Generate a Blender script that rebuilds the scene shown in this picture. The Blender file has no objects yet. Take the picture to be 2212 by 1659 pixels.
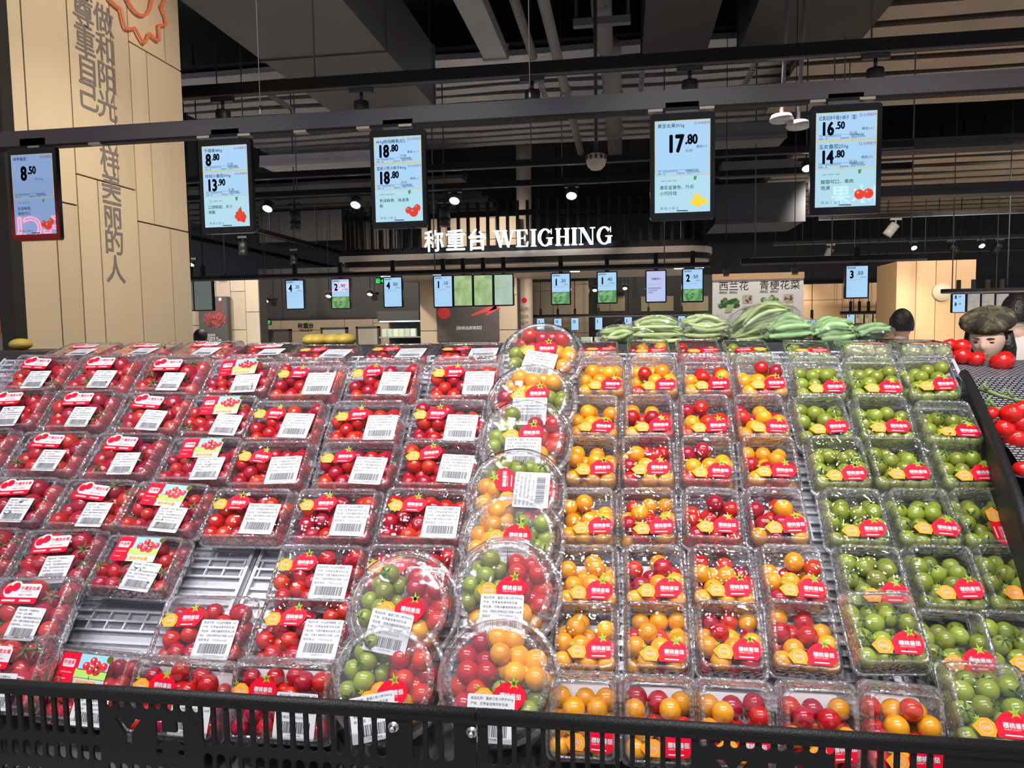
import bpy, math, random
import numpy as np
from mathutils import Matrix, Vector
random.seed(7); rng = np.random.default_rng(7)
S = bpy.context.scene
COL = S.collection
R = math.radians
# ------------------------------------------------------------------ camera
FPX, CX, CY = 1600.0, 1106.0, 829.5
yaw, pitch, roll = R(8.6), R(-4.2), R(-0.9)
CAMP = np.array([0.0, 0.0, 1.6])
fwd = np.array([-math.sin(yaw)*math.cos(pitch), math.cos(yaw)*math.cos(pitch), math.sin(pitch)])
rt = np.array([math.cos(yaw), math.sin(yaw), 0.0]); up = np.cross(rt, fwd)
CR = rt*math.cos(roll)+up*math.sin(roll); CU = up*math.cos(roll)-rt*math.sin(roll)
cd = bpy.data.cameras.new('camera'); cam = bpy.data.objects.new('camera', cd); COL.objects.link(cam)
cd.sensor_width = 36.0; cd.lens = FPX/2212*36.0; cd.clip_start = 0.05; cd.clip_end = 100
cam.matrix_world = Matrix(((CR[0], CU[0], -fwd[0], 0), (CR[1], CU[1], -fwd[1], 0), (CR[2], CU[2], -fwd[2], 1.6), (0, 0, 0, 1)))
S.camera = cam
# ------------------------------------------------------------------ world, view
W = bpy.data.worlds.new('world'); S.world = W; W.use_nodes = True
W.node_tree.nodes['Background'].inputs[0].default_value = (0.80, 0.88, 1.0, 1)
W.node_tree.nodes['Background'].inputs[1].default_value = 0.55
S.view_settings.view_transform = 'Standard'; S.view_settings.look = 'None'
S.view_settings.exposure = 0.0; S.view_settings.gamma = 1.0; S.view_settings.use_curve_mapping = False
S.cycles.transparent_max_bounces = 20; S.cycles.max_bounces = 5; S.cycles.diffuse_bounces = 3; S.cycles.glossy_bounces = 2; S.cycles.transmission_bounces = 2
S.cycles.caustics_reflective = False; S.cycles.caustics_refractive = False
# ------------------------------------------------------------------ spotlights (the shop's track lamps, and some added for brightness)
def spot(loc, tgt, power, col=(1, 0.97, 0.94), ang=60, blend=0.6, rad=0.04):
    l = bpy.data.lights.new('track_and_added_spot', 'SPOT'); l.energy = power; l.color = col
    l.spot_size = R(ang); l.spot_blend = blend; l.shadow_soft_size = rad
    o = bpy.data.objects.new('track_and_added_spot', l); COL.objects.link(o)
    o.location = loc; o.rotation_euler = (Vector(tgt)-Vector(loc)).to_track_quat('-Z', 'Y').to_euler()
    return o
KEY = 60.0
for i, x in enumerate((-1.75, -1.2, -0.65, -0.1, 0.45, 1.0)):      # track above the tomato display
    spot((x, 0.95, 3.05), (x, 1.55, 1.1), KEY*1.0, (1.0, 0.97, 0.97), 75, 0.7, 0.035)
for x in (-1.5, -0.8, -0.1, 0.6, 1.2):                              # second track, behind the photographer's head
    spot((x, -0.35, 3.05), (x, 1.45, 1.1), KEY*1.0, (1.0, 0.97, 0.96), 60, 0.7, 0.035)
spot((-0.55, 2.9, 3.6), (-2.47, 3.2, 2.5), 105, (1.0, 0.86, 0.68), 75, 0.8, 0.05)    # warm wash on the wood pillar
spot((-1.0, 2.6, 3.3), (-2.47, 3.3, 1.5), 70, (1.0, 0.90, 0.74), 70, 0.9, 0.05)
for x, y, p in ((-6.5, 7.4, 330), (-4.2, 8.2, 420), (-1.9, 9.2, 120), (0.6, 11.3, 150), (2.5, 9, 220), (5.0, 8.2, 420), (7.5, 8.5, 420)):
    spot((x, y, 3.3), (x*1.05, y+3.2, 1.2), p, (1.0, 0.88, 0.72), 95, 0.8, 0.06)
for x, y, p in ((0.9, 5.0, 150), (2.4, 3.6, 90), (-3.5, 5.5, 120), (3.2, 6.0, 150)):
    spot((x, y, 3.3), (x, y+0.6, 0.8), p, (1.0, 0.92, 0.82), 90, 0.8, 0.06)

for x in (-2.6, -1.6, -0.6, 0.4, 1.4): spot((x, 6.6, 3.0), (x, 8.5, 2.25), 45, (1.0, 0.90, 0.80), 32, 0.8, 0.05)      # lamps of the track before the canopy
for x in (-1.9, -1.2, -0.5): spot((x, 9.3, 2.25), (x, 10.6, 1.3), 45, (1.0, 0.90, 0.76), 100, 0.7, 0.05)                 # spots added under the canopy soffit to brighten the poster pillar
for x in (-1.4, -0.6, 0.2, 0.9): spot((x, 1.25, 3.1), (x, 2.35, 1.5), 42, (1.0, 0.97, 0.95), 55, 0.8, 0.035)            # added to brighten the bagged greens on the back shelf
spot((1.3, 1.9, 3.0), (2.35, 3.85, 1.5), 320, (1.0, 0.92, 0.84), 50, 0.7, 0.04)                                           # added spot that lights the woman's face
for x, y, p in ((4.2, 5.5, 260), (6.0, 8.5, 320), (3.6, 10.0, 260), (7.5, 6.0, 260), (2.6, 13.0, 260), (-3.4, 5.6, 200), (-0.4, 5.6, 200), (-4.6, 9.0, 200), (0.5, 12.8, 220), (-2.5, -2.5, 260), (1.5, -2.5, 260)):
    spot((x, y, 3.2), (x, y+0.01, 0), p, (1.0, 0.92, 0.82), 85, 0.6, 0.06)                                                # aisle downlights
# ------------------------------------------------------------------ pixel helpers: a ray of the photograph meets a real plane of the place
def ray(px, py): return fwd + CR*((px-CX)/FPX) + CU*((CY-py)/FPX)
def atY(px, py, Y): d = ray(px, py); return CAMP + d*(Y/d[1])
def atX(px, py, X): d = ray(px, py); return CAMP + d*(X/d[0])
def atZ(px, py, Z): d = ray(px, py); return CAMP + d*((Z-1.6)/d[2])
ALPHA = math.atan(0.823); P0 = np.array([0, 1.358, 1.047])
EV = np.array([0, math.cos(ALPHA), math.sin(ALPHA)]); EN = np.array([0, -math.sin(ALPHA), math.cos(ALPHA)])
def slope(u, v, h=0.0): return P0 + np.array([u, 0, 0]) + EV*v + EN*h
# ------------------------------------------------------------------ materials
MATS = {}
def mat(name, col=(0.5, 0.5, 0.5), rough=0.5, metal=0.0, spec=0.5, coat=0.0, emit=None, es=1.0, noise=None, bump=None, vary=0.0):
    if name in MATS: return MATS[name]
    m = bpy.data.materials.new(name); m.use_nodes = True; nt = m.node_tree; b = nt.nodes['Principled BSDF']
    b.inputs['Roughness'].default_value = rough; b.inputs['Metallic'].default_value = metal
    b.inputs['Specular IOR Level'].default_value = spec; b.inputs['Coat Weight'].default_value = coat
    b.inputs['Base Color'].default_value = (*col, 1)
    tc = None
    if noise or bump: tc = nt.nodes.new('ShaderNodeTexCoord')
    if noise:
        n = nt.nodes.new('ShaderNodeTexNoise'); n.inputs['Scale'].default_value = noise[0]; n.inputs['Detail'].default_value = 4
        mp = nt.nodes.new('ShaderNodeMapping'); mp.inputs['Scale'].default_value = noise[2] if len(noise) > 2 else (1, 1, 1)
        nt.links.new(tc.outputs['Object'], mp.inputs[0]); nt.links.new(mp.outputs[0], n.inputs['Vector'])
        mx = nt.nodes.new('ShaderNodeMix'); mx.data_type = 'RGBA'
        a = noise[1]; mx.inputs[6].default_value = (*[c*(1-a) for c in col], 1); mx.inputs[7].default_value = (*[min(1, c*(1+a)) for c in col], 1)
        nt.links.new(n.outputs[0], mx.inputs[0]); nt.links.new(mx.outputs[2], b.inputs['Base Color'])
    if bump:
        n = nt.nodes.new('ShaderNodeTexNoise'); n.inputs['Scale'].default_value = bump[0]
        nt.links.new(tc.outputs['Object'], n.inputs['Vector'])
        bp = nt.nodes.new('ShaderNodeBump'); bp.inputs['Strength'].default_value = bump[1]; bp.inputs['Distance'].default_value = 0.01
        nt.links.new(n.outputs[0], bp.inputs['Height']); nt.links.new(bp.outputs[0], b.inputs['Normal'])
    if vary:
        oi = nt.nodes.new('ShaderNodeObjectInfo'); ge = nt.nodes.new('ShaderNodeNewGeometry')
        ad = nt.nodes.new('ShaderNodeMath'); ad.operation = 'ADD'; fr = nt.nodes.new('ShaderNodeMath'); fr.operation = 'FRACT'
        nt.links.new(oi.outputs['Random'], ad.inputs[0]); nt.links.new(ge.outputs['Random Per Island'], ad.inputs[1]); nt.links.new(ad.outputs[0], fr.inputs[0])
        hs = nt.nodes.new('ShaderNodeHueSaturation'); hs.inputs['Color'].default_value = (*col, 1)
        mr = nt.nodes.new('ShaderNodeMapRange'); mr.inputs[3].default_value = 0.5-vary*0.03; mr.inputs[4].default_value = 0.5+vary*0.03
        mv = nt.nodes.new('ShaderNodeMapRange'); mv.inputs[3].default_value = 1-vary; mv.inputs[4].default_value = 1+vary*0.7
        nt.links.new(fr.outputs[0], mr.inputs[0]); nt.links.new(fr.outputs[0], mv.inputs[0])
        nt.links.new(mr.outputs[0], hs.inputs['Hue']); nt.links.new(mv.outputs[0], hs.inputs['Value'])
        nt.links.new(hs.outputs[0], b.inputs['Base Color'])
    if emit is not None:
        b.inputs['Emission Color'].default_value = (*emit, 1); b.inputs['Emission Strength'].default_value = es
    MATS[name] = m; return m
def film(name, tint=(0.985, 0.988, 0.995), haze=0.009, gloss=2.0, rough=0.035, bscale=55, bstr=0.55):
    """thin clear plastic sheet: see-through, shiny by Fresnel, a touch milky"""
    if name in MATS: return MATS[name]
    m = bpy.data.materials.new(name); m.use_nodes = True; nt = m.node_tree
    for n in list(nt.nodes): nt.nodes.remove(n)
    N = nt.nodes.new; L = nt.links.new
    out = N('ShaderNodeOutputMaterial'); tr = N('ShaderNodeBsdfTransparent'); gl = N('ShaderNodeBsdfGlossy'); df = N('ShaderNodeBsdfDiffuse'); tl = N('ShaderNodeBsdfTranslucent')
    tr.inputs[0].default_value = (*tint, 1); gl.inputs[0].default_value = (1, 1, 1, 1); gl.inputs['Roughness'].default_value = rough
    df.inputs[0].default_value = (0.9, 0.9, 0.93, 1); tl.inputs[0].default_value = (0.9, 0.9, 0.93, 1)
    tc = N('ShaderNodeTexCoord'); no = N('ShaderNodeTexNoise'); no.inputs['Scale'].default_value = bscale; no.inputs['Detail'].default_value = 0
    bp = N('ShaderNodeBump'); bp.inputs['Strength'].default_value = bstr; bp.inputs['Distance'].default_value = 0.004
    L(tc.outputs['Object'], no.inputs['Vector']); L(no.outputs[0], bp.inputs['Height'])
    L(bp.outputs[0], gl.inputs['Normal'])
    lw = N('ShaderNodeLayerWeight'); pw = N('ShaderNodeMath'); pw.operation = 'POWER'; pw.inputs[1].default_value = 5.0     # Schlick, same from both sides of the sheet
    fr = N('ShaderNodeMath'); fr.operation = 'MULTIPLY_ADD'; fr.inputs[1].default_value = 0.8; fr.inputs[2].default_value = 0.036
    mu = N('ShaderNodeMath'); mu.operation = 'MULTIPLY'; mu.inputs[1].default_value = gloss; mu.use_clamp = True
    L(lw.outputs['Facing'], pw.inputs[0]); L(pw.outputs[0], fr.inputs[0]); L(fr.outputs[0], mu.inputs[0])
    ms = N('ShaderNodeMixShader'); ms.inputs[0].default_value = 0.5; L(df.outputs[0], ms.inputs[1]); L(tl.outputs[0], ms.inputs[2])
    m1 = N('ShaderNodeMixShader'); m1.inputs[0].default_value = haze; L(tr.outputs[0], m1.inputs[1]); L(ms.outputs[0], m1.inputs[2])
    m2 = N('ShaderNodeMixShader'); L(mu.outputs[0], m2.inputs[0]); L(m1.outputs[0], m2.inputs[1]); L(gl.outputs[0], m2.inputs[2])
    L(m2.outputs[0], out.inputs[0]); MATS[name] = m; return m
def wood(name, col, col2, sc=(1, 14, 1), rough=0.5):
    if name in MATS: return MATS[name]
    m = mat(name, col, rough); nt = m.node_tree; b = nt.nodes['Principled BSDF']
    tc = nt.nodes.new('ShaderNodeTexCoord'); mp = nt.nodes.new('ShaderNodeMapping'); mp.inputs['Scale'].default_value = sc
    n = nt.nodes.new('ShaderNodeTexNoise'); n.inputs['Scale'].default_value = 3.0; n.inputs['Detail'].default_value = 6
    mx = nt.nodes.new('ShaderNodeMix'); mx.data_type = 'RGBA'; mx.inputs[6].default_value = (*col, 1); mx.inputs[7].default_value = (*col2, 1)
    oi = nt.nodes.new('ShaderNodeObjectInfo'); hs = nt.nodes.new('ShaderNodeHueSaturation'); mr = nt.nodes.new('ShaderNodeMapRange')
    mr.inputs[3].default_value = 0.9; mr.inputs[4].default_value = 1.08
    L = nt.links.new
    L(tc.outputs['Object'], mp.inputs[0]); L(mp.outputs[0], n.inputs['Vector']); L(n.outputs[0], mx.inputs[0]); L(oi.outputs['Random'], mr.inputs[0])
    L(mr.outputs[0], hs.inputs['Value']); L(mx.outputs[2], hs.inputs['Color']); L(hs.outputs[0], b.inputs['Base Color'])
    return m
PLASTIC = film('clear_clamshell_plastic'); EDGEP = film('moulded_plastic_edge', haze=.14, gloss=6.5, rough=.06, bscale=150, bstr=.9); BOWLP = film('clear_bowl_plastic', haze=0.045, gloss=2.5, rough=0.03, bscale=30, bstr=0.4)
BAGP = film('crinkled_bag_film', haze=0.10, gloss=1.3, rough=0.12, bscale=45, bstr=0.5)
RED = mat('red_tomato_skin', (0.50, 0.005, 0.010), 0.18, coat=0.5, vary=0.35)
PINK = mat('pink_tomato_skin', (0.42, 0.014, 0.030), 0.2, coat=0.5, vary=0.35)
YEL = mat('yellow_tomato_skin', (0.80, 0.33, 0.010), 0.22, coat=0.35, vary=0.18)
GRN = mat('green_tomato_skin', (0.25, 0.30, 0.028), 0.22, coat=0.35, vary=0.3)
CAL = mat('calyx_green', (0.05, 0.11, 0.02), 0.6, noise=(60, 0.3))
STR = mat('sticker_red', (0.66, 0.003, 0.025), 0.5, spec=0.15); STO = mat('sticker_orange', (0.80, 0.30, 0.02), 0.5, spec=0.15); STG = mat('sticker_leaf', (0.26, 0.42, 0.04), 0.5, spec=0.15)
WHT = mat('paper_white', (0.55, 0.56, 0.59), 0.6, spec=0.2); INK = mat('print_ink', (0.015, 0.015, 0.02), 0.6); GREYINK = mat('grey_ink', (0.16, 0.13, 0.12), 0.6)
PAD = mat('white_liner_pad', (0.78, 0.77, 0.80), 0.8)
SKY = mat('picture_sky', (0.25, 0.55, 0.9), 0.35); GRASS = mat('picture_grass', (0.35, 0.6, 0.12), 0.35); FOIL = mat('sticker_foil', (0.75, 0.74, 0.72), 0.25, metal=0.5)
BLK = mat('black_plastic', (0.010, 0.010, 0.011), 0.45, spec=0.3, bump=(400, 0.25)); BLKM = mat('black_metal', (0.008, 0.008, 0.009), 0.5, spec=0.2, noise=(8, 0.3)); RAILM = mat('rail_grey_metal', (0.085, 0.080, 0.088), 0.42, noise=(5, 0.12))
STEEL = mat('steel', (0.6, 0.6, 0.62), 0.25, metal=1.0)
# ------------------------------------------------------------------ mesh builder
class MB:
    def __init__(s): s.v = []; s.f = []; s.m = []; s.s = []
    def add(s, vs, fs, mi=0, smooth=False, M=None):
        o = len(s.v)
        if M is not None: vs = [tuple(M @ Vector(p)) for p in vs]
        s.v += [tuple(map(float, p)) for p in vs]
        s.f += [tuple(i+o for i in f) for f in fs]; s.m += [mi]*len(fs); s.s += [smooth]*len(fs); return s
    def box(s, lo, hi, mi=0, M=None):
        (a, b, c), (d, e, f) = lo, hi
        return s.add([(a, b, c), (d, b, c), (d, e, c), (a, e, c), (a, b, f), (d, b, f), (d, e, f), (a, e, f)],
                     [(0, 3, 2, 1), (4, 5, 6, 7), (0, 1, 5, 4), (1, 2, 6, 5), (2, 3, 7, 6), (3, 0, 4, 7)], mi, False, M)
    def cbox(s, lo, hi, ch=0.003, mi=0, M=None):           # box with chamfered upright edges
        (a, b, c), (d, e, f) = lo, hi
        return s.prism([(a+ch, b), (d-ch, b), (d, b+ch), (d, e-ch), (d-ch, e), (a+ch, e), (a, e-ch), (a, b+ch)], c, f, mi, M)
    def tube(s, pts, rad, n=8, mi=0, caps=True, M=None):
        pts = [np.array(p, float) for p in pts]; k = len(pts); rads = rad if hasattr(rad, '__len__') else [rad]*k
        vs = []; fs = []; pu = None
        for i, p in enumerate(pts):
            t = pts[min(i+1, k-1)]-pts[max(i-1, 0)]; t = t/(np.linalg.norm(t)+1e-9)
            if pu is None: pu = np.cross(t, [0, 0, 1.0]) if abs(t[2]) < 0.9 else np.cross(t, [1.0, 0, 0])
            pu = pu-t*(pu@t); pu = pu/np.linalg.norm(pu); w = np.cross(t, pu)
            for j in range(n):
                a = 2*math.pi*j/n; vs.append(p+rads[i]*(pu*math.cos(a)+w*math.sin(a)))
        for i in range(k-1):
            for j in range(n): fs.append((i*n+j, i*n+(j+1) % n, (i+1)*n+(j+1) % n, (i+1)*n+j))
        if caps: fs.append(tuple(range(n-1, -1, -1))); fs.append(tuple((k-1)*n+j for j in range(n)))
        return s.add(vs, fs, mi, True, M)
    def lathe(s, prof, n=24, mi=0, smooth=True, M=None, close=False):   # prof: (radius, z)
        vs = []; fs = []
        for r, z in prof:
            for j in range(n): a = 2*math.pi*j/n; vs.append((r*math.cos(a), r*math.sin(a), z))
        for i in range(len(prof)-1):
            for j in range(n): fs.append((i*n+j, i*n+(j+1) % n, (i+1)*n+(j+1) % n, (i+1)*n+j))
        if close: fs.append(tuple(range(n-1, -1, -1))); fs.append(tuple((len(prof)-1)*n+j for j in range(n)))
        return s.add(vs, fs, mi, smooth, M)
    def prism(s, poly, z0, z1, mi=0, M=None):
        n = len(poly); vs = [(x, y, z0) for x, y in poly]+[(x, y, z1) for x, y in poly]
        fs = [tuple(range(n-1, -1, -1)), tuple(range(n, 2*n))]+[(i, (i+1) % n, n+(i+1) % n, n+i) for i in range(n)]
        return s.add(vs, fs, mi, False, M)
    def flat(s, poly, z=0.0, mi=0, M=None): return s.add([(x, y, z) for x, y in poly], [tuple(range(len(poly)))], mi, False, M)
    def rect(s, x0, y0, x1, y1, z=0.0, mi=0, M=None): return s.flat([(x0, y0), (x1, y0), (x1, y1), (x0, y1)], z, mi, M)
    def disc(s, x, y, r, z=0.0, mi=0, n=16, ry=None, M=None): return s.flat([(x+r*math.cos(2*math.pi*i/n), y+(ry or r)*math.sin(2*math.pi*i/n)) for i in range(n)], z, mi, M)
    def ring(s, x, y, r, w, z=0.0, mi=0, n=20):
        vs = []; fs = []
        for i in range(n):
            a = 2*math.pi*i/n; c, d = math.cos(a), math.sin(a); vs += [(x+r*c, y+r*d, z), (x+(r-w)*c, y+(r-w)*d, z)]
        for i in range(n): j = (i+1) % n; fs.append((2*i, 2*j, 2*j+1, 2*i+1))
        return s.add(vs, fs, mi)
    def sphere(s, c, r, n=14, k=9, mi=0, M=None):
        rx, ry, rz = r if hasattr(r, '__len__') else (r, r, r)
        vs = [(c[0], c[1], c[2]+rz)]; fs = []
        for i in range(1, k):
            t = math.pi*i/k
            for j in range(n): a = 2*math.pi*j/n; vs.append((c[0]+rx*math.sin(t)*math.cos(a), c[1]+ry*math.sin(t)*math.sin(a), c[2]+rz*math.cos(t)))
        vs.append((c[0], c[1], c[2]-rz)); e = len(vs)-1
        for j in range(n): fs.append((0, 1+j, 1+(j+1) % n)); fs.append((e, 1+(k-2)*n+(j+1) % n, 1+(k-2)*n+j))
        for i in range(k-2):
            for j in range(n): fs.append((1+i*n+j, 1+(i+1)*n+j, 1+(i+1)*n+(j+1) % n, 1+i*n+(j+1) % n))
        return s.add(vs, fs, mi, True, M)
    def text(s, body, size, x, y, z=0.0, mi=0, sx=1.0, bold=0.0, align='LEFT', M=None):
        v, f, w = glyphs(body)
        ox = {'LEFT': 0, 'CENTER': -w/2, 'RIGHT': -w}[align]
        for kk, (dx, dy) in enumerate(((0, 0),) if not bold else ((0, 0), (bold, 0), (-bold, 0), (0, bold), (0, -bold), (bold*.7, bold*.7), (-bold*.7, -bold*.7), (bold*.7, -bold*.7), (-bold*.7, bold*.7))):
            s.add([(x+((p[0]+ox)*sx+dx)*size, y+(p[1]+dy)*size, z+kk*2e-5) for p in v], f, mi, False, M)
        return s
    def mesh(s, name, mats):
        me = bpy.data.meshes.new(name); me.from_pydata(s.v, [], s.f)
        for m in (mats if isinstance(mats, (list, tuple)) else [mats]): me.materials.append(m)
        me.polygons.foreach_set('material_index', s.m); me.polygons.foreach_set('use_smooth', s.s); me.update(); return me
    def build(s, name, mats, parent=None, M=None): return link(name, s.mesh(name, mats), parent, M)
_G = {}
def glyphs(body):
    if body not in _G:
        c = bpy.data.curves.new('lettering', 'FONT'); c.body = body; c.size = 1.0; c.resolution_u = 3 if len(body) < 6 else 1
        o = bpy.data.objects.new('lettering', c); me = bpy.data.meshes.new_from_object(o)
        v = [tuple(p.co) for p in me.vertices]; f = [tuple(p.vertices) for p in me.polygons]
        _G[body] = (v, f, max([p[0] for p in v], default=0))
        bpy.data.objects.remove(o); bpy.data.curves.remove(c); bpy.data.meshes.remove(me)
    return _G[body]
def link(name, me, parent=None, M=None):
    o = bpy.data.objects.new(name, me); COL.objects.link(o)
    if parent is not None: o.parent = parent
    if M is not None: o.matrix_basis = M
    return o
def tag(o, label, cat, group=None):
    o['label'] = label; o['category'] = cat
    if group: o['group'] = group
    return o
def thing(name, label, cat, M=None, group=None):
    o = bpy.data.objects.new(name, None); COL.objects.link(o); o.empty_display_size = 0.02
    if M is not None: o.matrix_basis = M
    return tag(o, label, cat, group)
def struct(o): o['kind'] = 'structure'; return o
def T(p): return Matrix.Translation(Vector(p))
def RX(a): return Matrix.Rotation(a, 4, 'X')
def RY(a): return Matrix.Rotation(a, 4, 'Y')
def RZ(a): return Matrix.Rotation(a, 4, 'Z')
ORD = ['first', 'second', 'third', 'fourth', 'fifth', 'sixth', 'seventh', 'eighth', 'ninth', 'tenth']
# ================================================================== the room shell
FLOOR = mat('grey_floor_tile', (0.50, 0.47, 0.43), 0.35, noise=(2, 0.12)); CEIL = mat('black_painted_ceiling', (0.012, 0.012, 0.015), 0.8, noise=(3, 0.3))
m_ = MB(); m_.box((-14, -12, -0.1), (16, 26, 0)); struct(m_.build('floor', FLOOR))
m_ = MB(); m_.box((-14, 0.0, 4.9), (16, 26, 5.0)); struct(m_.build('ceiling', CEIL))
# ================================================================== sloped display stand
STAND = mat('stand_charcoal', (0.03, 0.03, 0.034), 0.5, noise=(12, 0.2)); TRAYM = mat('grey_tray_plastic', (0.36, 0.37, 0.42), 0.22, spec=0.6, noise=(14, 0.12)); TRAYL = mat('tray_rib_plastic', (0.48, 0.49, 0.54), 0.2, spec=0.6)
st = thing('display_stand', 'dark sloped display stand carrying the tomato boxes', 'stand', T((0, 1.2, 0)))
Mst = T((0, -1.2, 0))
pl = [(1.17, 0.0), (2.75, 0.0), (2.75, 1.44), (1.99, 1.44), (1.97, 1.405), (1.30, 0.853), (1.17, 0.78)]
MX = Matrix(((0, 0, 1, 0), (1, 0, 0, 0), (0, 1, 0, 0), (0, 0, 0, 1)))           # prism drawn in (Y,Z), run along X
m_ = MB(); m_.prism(pl, -2.35, 0.84, M=MX); m_.build('body', STAND, st, Mst)
m_ = MB(); m_.box((-2.35, 1.99, 1.44), (0.86, 2.75, 1.455)); m_.build('top_shelf', STAND, st, Mst)
m_ = MB(); m_.box((-2.35, 2.18, 1.455), (0.84, 2.70, 1.552)); m_.build('rear_riser', STAND, st, Mst)
m_ = MB(); m_.box((-1.95, 1.06, 0.60), (1.02, 1.17, 0.80)); m_.build('basket_shelf', mat('shelf_edge_grey', (0.38, 0.38, 0.40), 0.35), st, Mst)
# grey moulded trays lying on the slope
tm = MB(); tw = 0.55
tm.box((-tw/2, -0.105, -0.006), (tw/2, 0.86, 0.0), 0)
lm = MB()
for r in range(7):
    v0 = -0.10+r*0.138
    for k in range(3): lm.cbox((-tw/2+0.012, v0+0.012+k*0.020, 0.0), (tw/2-0.012, v0+0.018+k*0.020, 0.007), 0.001)
    for k in range(3): lm.box((-tw/2+0.012, v0+0.078+k*0.022, 0.004), (tw/2-0.012, v0+0.083+k*0.022, 0.010))
    for k in range(13): lm.box((-tw/2+0.016+k*(tw-0.036)/12, v0+0.078, 0.001), (-tw/2+0.020+k*(tw-0.036)/12, v0+0.127, 0.009))
for x in (-tw/2+0.004, tw/2-0.012): lm.box((x, -0.105, 0.0), (x+0.008, 0.86, 0.012))
wm = MB()  # dark raised patches, painted for the shade inside the tray slots
for r in range(7):
    v0 = -0.10+r*0.138; [wm.box((-tw/2+0.024+k*(tw-0.036)/12, v0+0.084, -0.001), (-tw/2+0.014+(k+1)*(tw-0.036)/12, v0+0.098, 0.0015)) for k in range(12)]
tme, lme, wme = tm.mesh('tray_sheet', TRAYM), lm.mesh('tray_ribs', TRAYL), wm.mesh('slot_shade_patches', mat('painted_slot_shade', (0.13, 0.13, 0.15), 0.4))
where = ['at the far left under the pink tomatoes', 'second from left showing bare between boxes', 'third from left under the red tomatoes', 'second from right under the yellow tomatoes', 'at the far right under the green tomatoes']
for i in range(5):
    t = thing('display_tray', 'grey ribbed plastic tray on the slope, '+where[i], 'tray', T(slope(-1.66+i*0.556, 0.0, -0.088)) @ RX(ALPHA), 'grey trays on the slope')
    link('sheet', tme, t); link('rib_lattice', lme, t)['kind'] = 'stuff'; link('slot_shade_patch', wme, t)['kind'] = 'stuff'
# ================================================================== clamshells
def rrect(w, l, r, ns=14, nc=4, rib=0.0):
    P = []; w2, l2 = w/2, l/2
    cs = [(w2-r, -l2+r, -90), (w2-r, l2-r, 0), (-w2+r, l2-r, 90), (-w2+r, -l2+r, 180)]
    nx = [(1, 0), (0, 1), (-1, 0), (0, -1)]
    for k, (cx, cy, a0) in enumerate(cs):
        for i in range(nc+1): a = R(a0+90*i/nc); P.append((cx+r*math.cos(a), cy+r*math.sin(a)))
        x0, y0 = P[-1]; c2 = cs[(k+1) % 4]; a = R(c2[2]); x1, y1 = c2[0]+r*math.cos(a), c2[1]+r*math.sin(a)
        n = nx[(k+1) % 4]
        for i in range(1, ns+1):
            t = i/(ns+1); o = rib*(1 if i % 2 else -1); P.append((x0+(x1-x0)*t+n[0]*o, y0+(y1-y0)*t+n[1]*o))
    return P
def loft(mb, rings, cap0=False, cap1=False):
    vs = []; fs = []; n = None
    for (w, l, r, z, rib) in rings:
        p = rrect(w, l, r, rib=rib); n = len(p); vs += [(x, y, z) for x, y in p]
    for i in range(len(rings)-1):
        for j in range(n): fs.append((i*n+j, i*n+(j+1) % n, (i+1)*n+(j+1) % n, (i+1)*n+j))
    mb.add(vs, fs, 1, True)
    if cap0: mb.add(vs[:n], [tuple(range(n-1, -1, -1))])
    if cap1: mb.add(vs[-n:], [tuple(range(n))])
def clamshell(W_, L_, H_):
    zs = H_*0.52; a = MB(); b = MB(); q = 0.0007
    loft(a, [(W_, L_, .016, zs-.004, 0), (W_, L_, .016, zs-.0006, 0), (W_-.008, L_-.008, .014, zs-.0006, 0), (W_-.012, L_-.012, .013, zs-.005, q), (W_-.022, L_-.022, .013, .012, q), (W_-.028, L_-.028, .012, .002, q), (W_-.036, L_-.036, .010, 0, 0)], cap1=True)
    loft(b, [(W_, L_, .016, zs+.005, 0), (W_, L_, .016, zs+.0006, 0), (W_-.008, L_-.008, .014, zs+.0006, 0), (W_-.010, L_-.010, .013, zs+.006, q), (W_-.016, L_-.016, .013, H_-.010, q), (W_-.020, L_-.020, .012, H_-.002, 0), (W_-.025, L_-.025, .011, H_, 0), (W_-.031, L_-.031, .010, H_, 0), (W_-.034, L_-.034, .009, H_-.0025, 0)], cap1=True)
    for sx in (-1, 1):                                      # vent bumps moulded in the corners, hinge tab at the top edge
        for sy in (-1, 1):
            c = (sx*(W_/2-.022), sy*(L_/2-.022)); b.lathe([(.0042, -.0022), (.0042, 0), (.003, .0004), (.003, -.0022)], 10, M=T((c[0], c[1], H_)))
    for i in range(5): b.cbox((-W_*.3+i*W_*.13, L_/2-.001, zs-.003), (-W_*.3+i*W_*.13+W_*.06, L_/2+.007, zs+.004), .0015)
    return a.mesh('tray', [PLASTIC, EDGEP]), b.mesh('lid', [PLASTIC, EDGEP])
CL = {'sq': clamshell(.131, .146, .074), 'wide': clamshell(.204, .148, .066)}
DIM = {'sq': (.131, .146, .074), 'wide': (.204, .148, .066)}
pm = MB(); pm.prism(rrect(.088, .096, .006, 1, 2), 0, .0008); PADSQ = pm.mesh('liner_pad', PAD)
pm = MB(); pm.prism(rrect(.158, .098, .006, 1, 2), 0, .0008); PADW = pm.mesh('liner_pad', PAD)
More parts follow.
